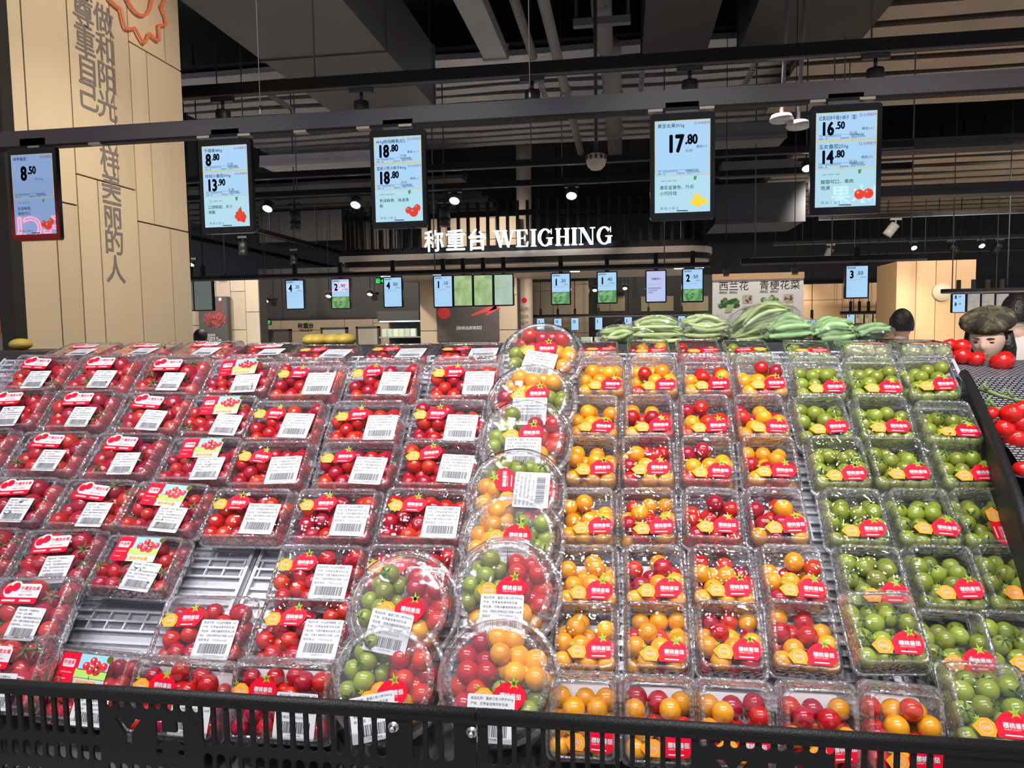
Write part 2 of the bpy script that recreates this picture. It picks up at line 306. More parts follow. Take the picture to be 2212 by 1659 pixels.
# stickers: outlines in metres
def sticker_cherry():
    a = MB(); a.flat([(-.009, -.020), (.032, -.020), (.040, -.009), (.044, .000), (.040, .010), (.029, .018), (.016, .021), (.004, .017), (-.006, .008), (-.011, -.002)][::1], 0.0, 0)
    a.flat([(-.034, -.020), (-.013, -.020), (-.009, -.010), (-.011, .001), (-.019, .007), (-.029, .007), (-.036, .001), (-.044, -.006), (-.039, -.013)], .0001, 1)
    c = (.022, .018)
    for k, (ang, ln) in enumerate(((100, .013), (40, .010), (165, .011), (-45, .010), (-125, .010), (-85, .006))):
        t = R(ang); n = t+math.pi/2; w = .0028
        a.flat([(c[0]-w*math.cos(n), c[1]-w*math.sin(n)), (c[0]+ln*math.cos(t), c[1]+ln*math.sin(t)), (c[0]+w*math.cos(n), c[1]+w*math.sin(n))], .0002, 2)
    for ang, ln in ((115, .008), (170, .007), (60, .006)):
        t = R(ang); n = t+math.pi/2; w = .002; d = (-.034, .005)
        a.flat([(d[0]-w*math.cos(n), d[1]-w*math.sin(n)), (d[0]+ln*math.cos(t), d[1]+ln*math.sin(t)), (d[0]+w*math.cos(n), d[1]+w*math.sin(n))], .0002, 2)
    p = MB(); p.text('樱桃番茄', .0088, .0005, -.0045, .0003, 0, bold=.03); p.text('CHERRY TOMATO', .0030, .001, -.0085, .0003, 0); p.rect(.001, -.0165, .026, -.0145, .0003, 0)
    p.ring(-.0245, -.0075, .0095, .0008, .0004, 0); p.text('枝纯', .0068, -.0245, -.0098, .0004, 0, align='CENTER')
    return a.mesh('brand_sticker', [STR, STO, STG]), p.mesh('sticker_print', WHT)
def tomato_pic(a, x, y, r, z, mi): a.disc(x, y, r, z, mi, 14)
def sticker_pink():
    a = MB(); a.flat(rrect(.086, .042, .005, 1, 3), 0, 0)                        # red lower panel
    a.flat([(-.030, -.008), (.043, -.008), (.043, .016), (.038, .021), (-.004, .021), (-.010, .026), (-.022, .027), (-.036, .020), (-.041, .008), (-.040, .000), (-.034, -.006)], .0001, 1)
    a.disc(-.030, .008, .0095, .0002, 0, 16); a.disc(-.016, .014, .0095, .00025, 0, 16)
    for bx, by in ((-.032, .018), (-.014, .024)):
        for ang in (70, 110, 150, 35):
            t = R(ang); a.flat([(bx-.001, by), (bx+.001, by), (bx+.007*math.cos(t), by+.007*math.sin(t))], .0003, 2)
    p = MB(); p.text('千禧圣女果', .0088, -.004, .008, .0003, 0, bold=.02); p.text('Cherry Tomatoes', .0034, -.001, .0035, .0003, 1); p.text('鲜嫩多汁 皮薄肉厚', .0038, -.003, -.004, .0003, 0)
    p.rect(-.036, -.0165, -.006, -.0125, .0003, 2); p.rect(.004, -.0165, .030, -.0125, .0003, 2)
    return a.mesh('brand_sticker', [STR, WHT, STG]), p.mesh('sticker_print', [STR, INK, FOIL])
def sticker_picture():
    a = MB(); a.flat(rrect(.106, .060, .005, 1, 3), 0, 0)
    a.rect(-.014, -.030, .053, -.014, .0001, 4); a.rect(-.016, -.015, .053, .002, .0001, 3); a.rect(-.012, .000, .053, .030, .0001, 2)
    for x, y, r in ((.018, .018, .008), (.005, .008, .008), (.016, .001, .008), (.030, .001, .009), (.043, .010, .008), (.028, .012, .008)):
        a.disc(x, y, r, .0002, 5, 14); a.disc(x-.002, y+.003, r*.25, .0003, 1, 8)
        for ang in (60, 110, 150): t = R(ang); a.flat([(x-.001, y+r*.8), (x+.001, y+r*.8), (x+.006*math.cos(t), y+r*.8+.006*math.sin(t))], .0003, 3)
    a.flat(rrect(.026, .015, .003, 1, 3), .0002, 1, T((-.034, .010, 0)))
    a.disc(.052, .024, .007, .0003, 6, 16)
    p = MB(); p.text('玲珑果', .0080, -.034, .0085, .0003, 0, align='CENTER', bold=.02); p.text('TOMATOES', .0026, -.034, .0052, .0003, 0, align='CENTER'); p.text('自然成熟 自然味道', .0030, -.047, -.008, .0003, 1)
    p.text('Tomato', .005, -.047, -.020, .0003, 1); p.text('爱你莓商量', .0090, -.008, -.026, .0003, 2, bold=.02)
    return a.mesh('brand_sticker', [STR, WHT, SKY, GRASS, FOIL, mat('picture_red', (.62, .01, .03), .35), mat('gold_foil', (.25, .22, .03), .2, metal=.8)]), p.mesh('sticker_print', [STR, WHT, STO])
def barcode(w, h, lines, seed=1):
    a = MB(); a.flat(rrect(w, h, .003, 1, 3), 0, 0); p = MB(); rg = random.Random(seed); y = h/2-.008
    for s in lines: p.text(s, h*.072, -w/2+.005, y, .0002, 0, sx=min(1.0, (w-.008)/(max(.2, glyphs(s)[2])*h*.072))); y -= h*.112
    x = -w*.36; yb = y-h*.20
    while x < w*.36: b_ = rg.choice((.0007, .0011, .0017)); p.rect(x, yb, x+b_, y+h*.045, .0002, 0); x += b_+rg.choice((.0007, .0011))
    p.text('2100057219008', h*.05, 0, yb-h*.062, .0002, 0, align='CENTER')
    return a.mesh('barcode_label', WHT), p.mesh('label_print', INK)
co = ['供应商：河南洪豪商贸有限公司', '地址：河南万邦物流区9号楼113A号', '联系电话：17752506268']
STK = {'c': sticker_cherry(), 'a': sticker_pink(), 'b': sticker_picture()}
LAB = {'c': barcode(.078, .078, ['商品名称：400g枝纯糖果（红）', '产地：甘肃省张掖市民乐县']+co, 1), 'a': barcode(.066, .066, ['商品名称：千禧果480g', '产地：山东 青州']+co, 2), 'b': barcode(.072, .066, ['商品名称：玲珑小番茄500g', '产地：山东 青州']+co, 3), 'd': barcode(.076, .070, ['商品名称：盒装三色小柿子400g', '产地：甘肃省张掖市民乐县']+co, 4)}
# ================================================================== tomatoes
def tomato_mesh(name, rx, rz, m, cal, n=16, k=10):
    a = MB(); prof = []
    for i in range(k+1):
        t = math.pi*i/k; r = rx*math.sin(t)*(1+.04*math.sin(t)); z = rz*math.cos(t)
        if i == 0: z = rz*.93
        prof.append((max(r, 0.0001), z))
    a.lathe(prof[::-1], n, 0); me = a.mesh(name, m)
    c = MB()
    for j in range(5):
        an = 2*math.pi*j/5+.3; d = (math.cos(an), math.sin(an)); e = (-d[1], d[0]); q = rx*.28
        c.add([(0, 0, rz*.96), (d[0]*rx*.4+e[0]*q*.5, d[1]*rx*.4+e[1]*q*.5, rz*.98), (d[0]*rx*.95, d[1]*rx*.95, rz*(.98+.12*(j % 2))), (d[0]*rx*.4-e[0]*q*.5, d[1]*rx*.4-e[1]*q*.5, rz*1.02)], [(0, 1, 2, 3)])
    c.tube([(0, 0, rz*.92), (rx*.08, 0, rz*1.15), (rx*.25, 0, rz*1.32)], rx*.07, 5)
    return me, c.mesh('calyx', CAL)
VAR = {'pink': (.0215, .0245, PINK, .25), 'grape': (.0160, .0190, PINK, .22), 'red': (.0178, .0186, RED, .0), 'yellow': (.0186, .0192, YEL, .0), 'green': (.0166, .0180, GRN, .30)}
TM = {k: tomato_mesh(k+'_cherry_tomato', a, b, m, c) for k, (a, b, m, c) in VAR.items()}
TLO = {k: tomato_mesh(k+'_low', a, b, m, c, 11, 7)[0] for k, (a, b, m, c) in VAR.items()}
COLWORD = {'pink': 'pink', 'grape': 'dark red', 'red': 'red', 'yellow': 'yellow', 'green': 'green'}
ALLTOM = []                                                     # (variety, matrix, group key, label, score)
def pack(n, hw, hl, z0, z1, rad, tilt, seed, sector=None, disc=None):
    g = np.random.default_rng(seed); p = g.uniform((-hw, -hl, z0), (hw, hl, z1), (n, 3)); rr = np.full(n, rad)*g.uniform(.93, 1.05, n)
    if sector is not None:
        mid = R((sector[0]+sector[1])/2); p[:, :2] = np.array([math.cos(mid), math.sin(mid)])*.045+g.normal(0, .012, (n, 2))
    gv = np.array([0, -math.sin(tilt), -math.cos(tilt)])
    for it in range(170):
        p += gv*(.0016 if it < 110 else .0003)
        for _ in range(2):
            d = p[:, None]-p[None]; L = np.sqrt((d**2).sum(2))+1e-6; ov = (rr[:, None]+rr[None])*.97-L; np.fill_diagonal(ov, 0); ov = np.clip(ov, 0, None)
            p += (d/L[..., None]*ov[..., None]*.45).sum(1)
        if disc:
            q = np.hypot(p[:, 0], p[:, 1]); lim = disc-rr; s = np.where(q > lim, lim/(q+1e-9), 1); p[:, 0] *= s; p[:, 1] *= s
            for an, sg in ((sector[0], 1), (sector[1], -1)):
                nx, ny = -math.sin(R(an))*sg, math.cos(R(an))*sg; dd = p[:, 0]*nx+p[:, 1]*ny-(rr*.9); dd = np.minimum(dd, 0); p[:, 0] -= dd*nx; p[:, 1] -= dd*ny
        else:
            p[:, 0] = np.clip(p[:, 0], -hw+rr, hw-rr); p[:, 1] = np.clip(p[:, 1], -hl+rr, hl-rr)
        p[:, 2] = np.clip(p[:, 2], z0+rr, np.maximum(z1-rr, z0+rr))
    return [(tuple(a), float(b/rad)) for a, b in zip(p, rr)]
PACKS = {}
def packs(kind, tl):
    key = (kind, tl)
    if key not in PACKS:
        spec = {'sq': (17, .058, .064, .003, .071, .0188), 'sqg': (25, .058, .064, .003, .070, .0168), 'pink': (18, .092, .064, .003, .062, .0220), 'grape': (40, .092, .064, .003, .062, .0163), 'red': (29, .092, .064, .003, .062, .0180)}[kind]
        PACKS[key] = [pack(*spec, R(tl), 11+i*7+tl) for i in range(5)]
    return PACKS[key]
def fill(M, kind, tl, choose, key, label, front=1.0):
    arr = random.choice(packs(kind, tl)); mir = random.choice((-1, 1))
    for (x, y, z), s in arr:
        v = choose(); Q = M @ T((x*mir, y, z)) @ Matrix.Rotation(random.uniform(0, 6.28), 4, Vector((random.gauss(0, 1), random.gauss(0, 1), random.gauss(0, 1))).normalized()) @ Matrix.Scale(s, 4)
        ALLTOM.append((v, Q, key, label, z))
def boxM(C, tilt, H_, inpl=0.0, yw=0.0): return T(C) @ RZ(yw) @ RX(tilt) @ RZ(inpl) @ T((0, 0, -H_))
def put_box(C, tilt, kind, cont, label, key, tomlabel, inpl=0.0, stk_rot=0.0, sticker=True, tl=45, yw=0.0, group=None):
    shape = 'sq' if kind == 'sq' else 'wide'; W_, L_, H_ = DIM[shape]; M = boxM(C, tilt, H_, inpl, yw)
    t = thing('tomato_clamshell', label, 'tomato box', M, group)
    link('tray', CL[shape][0], t); link('lid', CL[shape][1], t); link('liner_pad', PADSQ if shape == 'sq' else PADW, t, T((0, 0, .0015)))
    sk = {'sq': 'c', 'c': 'c', 'a': 'a', 'b': 'b'}[kind]; jx, jy = random.uniform(-.006, .006), random.uniform(-.005, .005); zt = H_-.0015
    if sticker:
        pos = {'sq': (.010+jx*.7, -.030+jy), 'c': (-.042+jx, .022+jy), 'a': (-.016+jx, .028+jy*.6), 'b': (-.004+jx, .028+jy*.6)}[kind]
        s = link('brand_sticker', STK[sk][0], t, T((*pos, zt)) @ RZ(random.gauss(0, R(2.5))+stk_rot)); link('sticker_print', STK[sk][1], s)
    if kind != 'sq':
        pos = {'c': (.042+jx, -.022+jy), 'a': (.024+jx, -.034+jy*.6), 'b': (.036+jx, -.036+jy*.6)}[kind]
        s = link('barcode_label', LAB[kind][0], t, T((*pos, zt+.0006)) @ RZ(random.gauss(0, R(2)))); link('label_print', LAB[kind][1], s)
    ch = {'y': lambda: 'yellow', 'g': lambda: 'green', 'm': lambda: 'yellow' if random.random() < .52 else 'red', 'r': lambda: 'yellow' if random.random() < .12 else 'red', 'pink': lambda: 'pink', 'grape': lambda: 'grape', 'red': lambda: 'red'}[cont]
    fill(M, {'y': 'sq', 'm': 'sq', 'r': 'sq', 'g': 'sqg'}.get(cont, cont), tl, ch, key, tomlabel)
    return t
def onplane(px, py, h=0.0):
    d = ray(px, py); n = EN; Q = P0+EN*h; return CAMP+d*(((Q-CAMP)@n)/(d@n))
ROWW = ['back', 'second', 'third', 'fourth', 'fifth', 'sixth', 'seventh', 'front']
SQN = {'y': 'yellow', 'm': 'mixed red and yellow', 'r': 'mostly red', 'g': 'green'}
COLN = ['first', 'second', 'third', 'fourth', 'fifth', 'sixth', 'seventh']
def sq(row, col, cont, px, py, h=0.0, tilt=44.5, inpl=None, rot=0.0, C=None, tl=45):
    if C is None: C = onplane(px, py, h)
    lab = f'square clear box of {SQN[cont]} tomatoes, {ROWW[row]} row, {COLN[col]} square column from left'
    put_box(C, R(tilt), 'sq', cont, lab, (row, col, 's'), f'tomato in the square box of {ROWW[row]} row, {COLN[col]} square column from left', inpl if inpl is not None else random.gauss(0, R(1.3)), rot, tl=tl, group='square tomato boxes')
SQX = [[1298, 1412, 1528, 1645, 1770, 1890, 2010], [1283, 1402, 1524, 1645, 1778, 1912], [1278, 1398, 1528, 1665, 1815, 1945, 2090], [1268, 1400, 1540, 1680, 1850, 2000, 2140], [1268, 1415, 1563, 1717, 1890, 2050, 2200], [1262, 1420, 1578, 1740]]
SQY = [805, 893, 987, 1105, 1237, 1368]
SQC = ['ymmmggg', 'ymrmgg', 'ymmmggg', 'ymrrggg', 'ymmmggg', 'ymmm']
for r_ in range(6):
    for c_, px in enumerate(SQX[r_]):
        sq(r_+1, c_, SQC[r_][c_], px, SQY[r_]+(4 if c_ > 3 else 0), tilt=44.5+random.gauss(0, 1.2), rot=(math.pi/2*-1 if (r_, c_) == (3, 6) else 0.0))
sq(2, 6, 'g', 2052, 905, .012, 37, R(-2))
sq(6, 4, 'g', 1918, 1352, .050, 47, R(3)); sq(6, 5, 'g', 2072, 1390); sq(6, 6, 'g', 2212, 1392)
for c_, (px, ct) in enumerate(((1258, 'y'), (1425, 'm'), (1592, 'm'), (1778, 'r'), (1962, 'm'))):   # front row stands upright in the basket
    C = atY(px, 1556+c_*8, 1.195); sq(7, c_, ct, 0, 0, tilt=72+random.gauss(0, 2), C=C, tl=72)
sq(7, 5, 'g', 0, 0, tilt=52, C=atY(2146, 1522, 1.22), tl=45)
for c_, (px, ct) in enumerate(((1290, 'm'), (1400, 'm'), (1508, 'r'), (1612, 'g'), (1742, 'g'))):
    C = atY(px, 747, 2.06); sq(0, c_, ct, 0, 0, tilt=15+random.gauss(0, 2), C=C, tl=15, inpl=R(-8) if c_ == 4 else 0.0, rot=math.pi if c_ == 3 else 0.0)
for c_, px in ((5, 1862), (6, 1985)): C = atY(px, 738, 2.06); sq(0, c_, 'g', 0, 0, tilt=4, C=C, tl=15)
WN = {'a': ('pink', 'pink'), 'b': ('dark red', 'grape'), 'c': ('round red', 'red')}
def wide(row, idx, kind, px, py, h=0.0, tilt=44.5, C=None, tl=45, inpl=None, yw=0.0, sticker=True):
    if C is None: C = onplane(px, py, h)
    nm, ct = WN[kind]; ex = {'a': 'white and red sticker', 'b': 'picture sticker', 'c': 'red sticker'}[kind]
    put_box(C, R(tilt), kind, ct, f'wide box of {nm} tomatoes with {ex}, {ROWW[row]} row, {ORD[idx]} from left', (row, idx, 'w'), f'tomato in the wide box of {ROWW[row]} row, {ORD[idx]} from left', random.gauss(0, R(1.3)) if inpl is None else inpl, tl=tl, yw=yw, group='wide tomato boxes', sticker=sticker)
WR = [[('a', 75, 800), ('a', 217, 800), ('a', 366, 802), ('b', 515, 808), ('c', 660, 815), ('c', 825, 815), ('c', 1000, 815)],
      [('a', 18, 878), ('a', 165, 880), ('a', 322, 885), ('b', 470, 893), ('c', 612, 905), ('c', 787, 905), ('c', 965, 905)],
      [('a', -65, 966), ('a', 97, 972), ('a', 260, 977), ('b', 430, 987), ('c', 580, 997), ('c', 766, 997), ('c', 945, 997)],
      [('a', 25, 1076), ('a', 195, 1082), ('b', 352, 1090), ('c', 530, 1105), ('c', 717, 1107), ('c', 912, 1107)],
      [('a', -65, 1190), ('a', 110, 1197), ('b', 290, 1212), ('c', 680, 1235), ('c', 880, 1235)],
      [('c', 430, 1352), ('c', 648, 1356)]]
for r_, row in enumerate(WR):
    for i_, (k_, px, py) in enumerate(row): wide(r_+1, i_+(2 if r_ == 5 else 0), k_, px, py, tilt=44.5+random.gauss(0, 1.2))
wide(6, 0, 'a', 40, 1310, .035, 50, inpl=R(2)); wide(7, 0, 'a', -15, 1450, .02, 58)
wide(7, 1, 'b', 0, 0, tilt=60, C=atY(168, 1480, 1.25), tl=72, inpl=R(-2))
wide(7, 2, 'c', 0, 0, tilt=68, C=atY(372, 1512, 1.215), tl=72); wide(7, 3, 'c', 0, 0, tilt=70, C=atY(598, 1518, 1.21), tl=72)
for i_, (k_, px, py) in enumerate((('a', 182, 752), ('a', 312, 751), ('a', 445, 750), ('a', 580, 752), ('c', 700, 757), ('c', 862, 757), ('c', 1015, 755))):
    wide(0, i_, k_, 0, 0, tilt=16+random.gauss(0, 1.5), C=atY(px, py, 2.075), tl=15)
# ================================================================== round bowls
bb = MB(); bb.lathe([(.0001, 0), (.070, 0), (.076, .003), (.092, .026), (.094, .028)], 56); bb.lathe([(.094, .028), (.101, .028), (.102, .026), (.102, .031)], 56, 1)
bl = MB(); bl.lathe([(.103, .027), (.103, .033), (.097, .033), (.095, .036)], 56, 1); bl.lathe([(.095, .036), (.090, .050), (.086, .055)], 56); bl.lathe([(.086, .055), (.083, .058), (.076, .0605), (.074, .0585)], 56, 1); bl.lathe([(.074, .0585), (.040, .060), (.0001, .0605)], 56)
bd = MB()
for an in (90, 210, 330): bd.box((0, -.0006, .001), (.082, .0006, .040), M=RZ(R(an)))
BOWL = (bb.mesh('bowl', [BOWLP, EDGEP]), bl.mesh('dome_lid', [BOWLP, EDGEP]), bd.mesh('divider', BOWLP))
BP = {}
def bowl(px, py, label, tomlab, key, cols, h, tilt=56, lab_rot=0.0, stk=(-.002, .002), rot=0, lab=(.0, -.040), srot=0.0, C=None):
    if C is None: C = onplane(px, py, h)
    M = boxM(C, R(tilt), .045, 0.0) @ Matrix.Scale(1.07, 4); t = thing('tomato_bowl', label, 'tomato bowl', M, 'round tomato bowls')
    link('bowl', BOWL[0], t); link('dome_lid', BOWL[1], t); link('divider', BOWL[2], t, RZ(R(rot)))
    s = link('brand_sticker', STK['c'][0], t, T((*stk, .0615)) @ RZ(srot)); link('sticker_print', STK['c'][1], s)
    s = link('barcode_label', LAB['d'][0], t, T((*lab, .0622)) @ RZ(lab_rot)); link('label_print', LAB['d'][1], s)
    for i, a0 in enumerate((90, 210, 330)):
        k = (rot, a0)
        if k not in BP: BP[k] = pack(10, .08, .08, .003, .057, .0174, R(tilt), 5+i+rot%360, sector=(a0+rot, a0+120+rot), disc=.084)
        for (x, y, z), sc in BP[k]:
            Q = M @ T((x, y, z)) @ Matrix.Rotation(random.uniform(0, 6.28), 4, Vector((random.gauss(0, 1), random.gauss(0, 1), random.gauss(0, 1))).normalized()) @ Matrix.Scale(sc, 4)
            ALLTOM.append((cols[i], Q, key, tomlab, z))
g_, r2, y_ = 'green', 'red', 'yellow'
BW = [(1168, 765, (r2, g_, y_), -60, .050, 50, -12), (1148, 862, (y_, r2, g_), -60, .048, 52, 0), (1134, 946, (g_, y_, r2), 0, .046, 54, 0), (1114, 1062, (g_, y_, r2), -60, .044, 52, 88), (1104, 1165, (y_, r2, g_), 0, .030, 55, 0), (1090, 1278, (g_, y_, r2), 0, .046, 58, 0)]
for i, (px, py, cs, rot, h, tl_, lr) in enumerate(BW):
    bowl(px, py, f'round clear bowl of three coloured tomatoes, {ORD[i]} from top in the middle column', f'tomato in the {ORD[i]} round bowl from top, middle column', (i, 'b'), cs, h, tl_, R(lr), rot=rot, lab=((.0, -.044) if i != 3 else (.034, -.005)), stk=((-.002, .004) if i != 3 else (-.022, .0)), srot=(R(92) if i == 3 else R(random.gauss(0, 3))))
bowl(868, 1312, 'round clear bowl with green tomatoes at top, in front of red boxes', 'tomato in the round bowl in front of the red boxes', (7, 'b'), (g_, y_, r2), .060, 58, R(-8), rot=0, lab=(-.012, -.046), stk=(.004, -.004), srot=R(-6))
bowl(0, 0, 'round clear bowl against the basket rim with red and green tomatoes', 'tomato in the left round bowl against the basket rim', (8, 'b'), (g_, y_, r2), 0, 62, R(14), rot=0, lab=(-.008, -.058), stk=(.002, -.022), srot=R(10), C=atY(834, 1468, 1.235))
bowl(0, 0, 'round clear bowl against the basket rim with red and yellow tomatoes', 'tomato in the right round bowl against the basket rim', (9, 'b'), (r2, g_, y_), 0, 62, 0.0, rot=20, lab=(-.006, -.058), stk=(.006, -.022), srot=R(-3), C=atY(1076, 1468, 1.225))
# ------------------------------------------------------------------ set the tomatoes: the 300 that show largest of each colour singly, the others as a mass
for v in TM:
    L_ = [a for a in ALLTOM if a[0] == v]
    def sc_(a):
        p = np.array(a[1].translation)-CAMP; return (p@fwd)-a[4]*12
    L_.sort(key=sc_)
    for (vv, Q, key, lab, z) in L_[:300]:
        o = link(f'{COLWORD[v].replace(" ", "_")}_cherry_tomato', TM[v][0], None, Q)
        tag(o, f'{COLWORD[v]} cherry {lab}', 'tomato', f'{COLWORD[v]} cherry {lab}')
        if random.random() < VAR[v][3]*2.4: link('calyx', TM[v][1], o)
    rest = L_[300:]
    if rest:
        base = TLO[v]; n = len(base.vertices); bv = np.array([p.co[:] for p in base.vertices]); bf = [tuple(p.vertices) for p in base.polygons]
        a = MB()
        for i, (vv, Q, key, lab, z) in enumerate(rest):
            Mq = np.array(Q); a.v += [tuple(p) for p in (bv @ Mq[:3, :3].T+Mq[:3, 3])]; a.f += [tuple(k+i*n for k in f) for f in bf]
        a.m = [0]*len(a.f); a.s = [True]*len(a.f)
        o = a.build(f'{COLWORD[v].replace(" ", "_")}_cherry_tomatoes', VAR[v][2]); o['kind'] = 'stuff'
        tag(o, f'many small {COLWORD[v]} cherry tomatoes deeper inside and in the farther clear boxes', 'tomatoes')
# ================================================================== front basket (moulded, slotted)
def holes_mesh(name, outer, holes, thick, m):
    c = bpy.data.curves.new(name, 'CURVE'); c.dimensions = '2D'; c.fill_mode = 'BOTH'; c.extrude = thick/2; c.bevel_depth = 0.0
    for poly in [outer]+holes:
        s = c.splines.new('POLY'); s.points.add(len(poly)-1); s.use_cyclic_u = True
        for p, (x, y) in zip(s.points, poly): p.co = (x, y, 0, 1)
    o = bpy.data.objects.new(name, c); me = bpy.data.meshes.new_from_object(o); me.materials.clear(); me.materials.append(m)
    bpy.data.objects.remove(o); bpy.data.curves.remove(c); me.name = name; return me
def slot(x0, x1, z0, z1, up_round=False):
    r = (x1-x0)/2; cx = (x0+x1)/2; P = []
    for i in range(7): a = math.pi+math.pi*i/6; P.append((cx+r*math.cos(a), z0+r+r*math.sin(a)))
    if up_round:
        for i in range(7): a = math.pi*i/6; P.append((cx+r*math.cos(a), z1-r+r*math.sin(a)))
    else: P += [(x1, z1), (x0, z1)]
    return P
BY = 1.10; RZm = 1.001
def bX(px): return float(atY(px, 1480+px*0.055+30, BY)[0])
FACE = lambda x, y, z: T((x, y, z)) @ RX(math.pi/2)                   # local xy drawn on an upright face turned to -Y
def basket(label, x0, x1, groups, yh, bolts):
    t = thing('produce_basket', label, 'basket', T((x0, BY, RZm-.20)), 'black front baskets')
    Mi = T((-x0, -BY, -(RZm-.20)))
    holes = []
    for a, b in groups:
        n = max(1, round((b-a)/.0225)); w = (b-a)/n
        for i in range(n):
            holes.append(slot(a+i*w+.004, a+(i+1)*w-.0035, -.084, -.018)); holes.append(slot(a+i*w+.004, a+(i+1)*w-.0035, -.128, -.098, True)); holes.append(slot(a+i*w+.004, a+(i+1)*w-.0035, -.178, -.146, True))
    if yh:
        a, b = yh; c = (a+b)/2
        n = round((b-a)/.0225)
        for i in range(n): holes.append(slot(a+.006+i*.0225, a+.019+i*.0225, -.031, -.018)); holes.append([(a+.0125+i*.0225+.0075*math.cos(k*math.pi/4), -.135+.008*math.sin(k*math.pi/4)) for k in range(8)])
        y0 = c-.042; z = -.048
        holes.append([(y0-.024, z), (y0-.014, z), (y0, z-.018), (y0+.014, z), (y0+.024, z), (y0+.006, z-.026), (y0+.006, z-.044), (y0-.006, z-.044), (y0-.006, z-.026)])
        h0 = c+.034
        holes.append([(h0-.025, z), (h0-.013, z), (h0-.013, z-.018), (h0+.013, z-.018), (h0+.013, z), (h0+.025, z), (h0+.025, z-.044), (h0+.016, z-.040), (h0+.006, z-.033), (h0-.006, z-.033), (h0-.016, z-.040), (h0-.025, z-.044)])
        for s_ in (-1, 1): holes.append([(h0+s_*.020+.006*math.cos(k*math.pi/4), z-.054+.006*math.sin(k*math.pi/4)) for k in range(8)])
    me = holes_mesh('front_panel', [(x0, -.20), (x1, -.20), (x1, 0), (x0, 0)], holes, .005, BLK)
    link('front_panel', me, t, Mi @ FACE(0, BY, RZm))
    r = MB(); pts = [(x0, BY-.002, RZm), (x0+(x1-x0)*.5, BY-.002, RZm), (x1, BY-.002, RZm)]; r.tube(pts, .0085, 10); r.box((x0, BY-.008, RZm-.015), (x1, BY+.004, RZm)); r.build('rim', BLK, t, Mi)
    r = MB(); r.box((x0, BY+.002, RZm-.20), (x1, BY+.07, RZm-.195)); r.build('base', BLK, t, Mi)
    for bx_ in bolts:
        b = MB(); b.lathe([(.0001, .012), (.004, .011), (.0055, .008), (.0055, 0), (.009, 0), (.009, -.002)], 12); b.build('bolt', STEEL, t, Mi @ FACE(bx_, BY-.004, RZm-.030))
    t.matrix_basis = T((.15, BY, 0)) @ RZ(R(0.0)) @ T((-.15, -BY, 0)) @ t.matrix_basis
    return t
xm = bX(1030); e0 = bX(-160)
basket('black slotted produce basket with cut-out letters on the left front', e0, xm-.001, [(e0+.03, bX(218)), (bX(432), bX(838)), (bX(885), bX(985))], (bX(222), bX(430)), [bX(851)])
basket('black slotted produce basket on the right front with steel bolt', xm+.001, bX(2300), [(bX(1048), bX(1498)), (bX(1797), bX(2045))], (bX(1502), bX(1793)), [bX(1004)+.012])
mm = MB(); nx, ny = 60, 4
vs = [(-1.8+2.9*i/nx, BY+.008+.055*j/ny, RZm-.192+.012*random.random()) for j in range(ny+1) for i in range(nx+1)]
fs = [(j*(nx+1)+i, j*(nx+1)+i+1, (j+1)*(nx+1)+i+1, (j+1)*(nx+1)+i) for j in range(ny) for i in range(nx)]
mm.add(vs, fs); o = mm.build('liner_mat', mat('black_crinkled_liner', (.02, .02, .022), .35, bump=(120, .8))); tag(o, 'black crinkled liner mat lying in the front baskets', 'mat')
# ================================================================== wood-panelled pillar on the left
PX = -2.45
PW = wood('pale_panel_wood', (.76, .62, .44), (.70, .56, .39), (3, 3, .6), .45)
def pY(px, py=440): return float(atX(px, py, PX)[1])
def pZ(px, py): return float(atX(px, py, PX)[2])
ya, yb, yc, yd = pY(40), pY(168), pY(296), pY(403, 400)
pil = thing('wood_pillar', 'pale wood-panelled pillar with vertical dark lettering on the left', 'pillar', T((PX, ya, 0)))
Pi = T((-PX, -ya, 0))
m_ = MB(); m_.box((PX-1.1, ya-.01, 0), (PX-.014, yd, 4.6)); m_.build('core', mat('pillar_core', (.05, .04, .03), .7), pil, Pi)
za, zb, zc, zd = pZ(338, 124), pZ(232, 394), pZ(150, 440), pZ(350, 489)
def plank(y0, y1, z0, z1):
    g = .004; m = MB(); m.prism([(y0+g, z0+g), (y1-g, z0+g), (y1-g, z1-g), (y0+g, z1-g)], PX-.014, PX, M=MX); m.build('wood_panel', PW, pil, Pi)
for y0, y1, z0, z1 in ((ya, pY(62, 300), zc, 4.6), (pY(62, 300), yb, zc, 4.6), (ya, pY(128, 600), 0, zc), (pY(128, 600), yb, 0, zc), (yb, pY(248, 250), zb, 4.6), (pY(248, 250), yc, zb, 4.6),
                       (yb, pY(222, 600), 0, zb), (pY(222, 600), yc, 0, zb), (yc, pY(356, 100), za, 4.6), (pY(356, 100), yd, za, 4.6), (yc, pY(330, 400), zd, za), (pY(330, 400), yd, zd, za), (yc, pY(375, 650), 0, zd), (pY(375, 650), yd, 0, zd)): plank(y0, y1, z0, z1)
m_ = MB(); m_.box((PX-.06, ya-.06, 0), (PX+.004, ya-.002, 4.6)); m_.build('corner_trim', mat('dark_olive_trim', (.015, .017, .012), .5), pil, Pi)
m_ = MB(); m_.box((PX-1.1, ya-.05, 0), (PX-.06, ya-.012, 4.6)); m_.build('front_cladding', mat('warm_cladding', (.42, .30, .24), .5, noise=(3, .15)), pil, Pi)
m_ = MB(); m_.box((PX-.50, ya-.058, 1.62), (PX-.065, ya-.05, 2.2)); m_.build('poster', mat('orange_poster', (.55, .16, .08), .5, noise=(2.5, .5)), pil, Pi)
FX = Matrix(((0, 0, 1, 0), (1, 0, 0, 0), (0, 1, 0, 0), (0, 0, 0, 1)))      # local x -> +Y, local y -> Z, facing +X
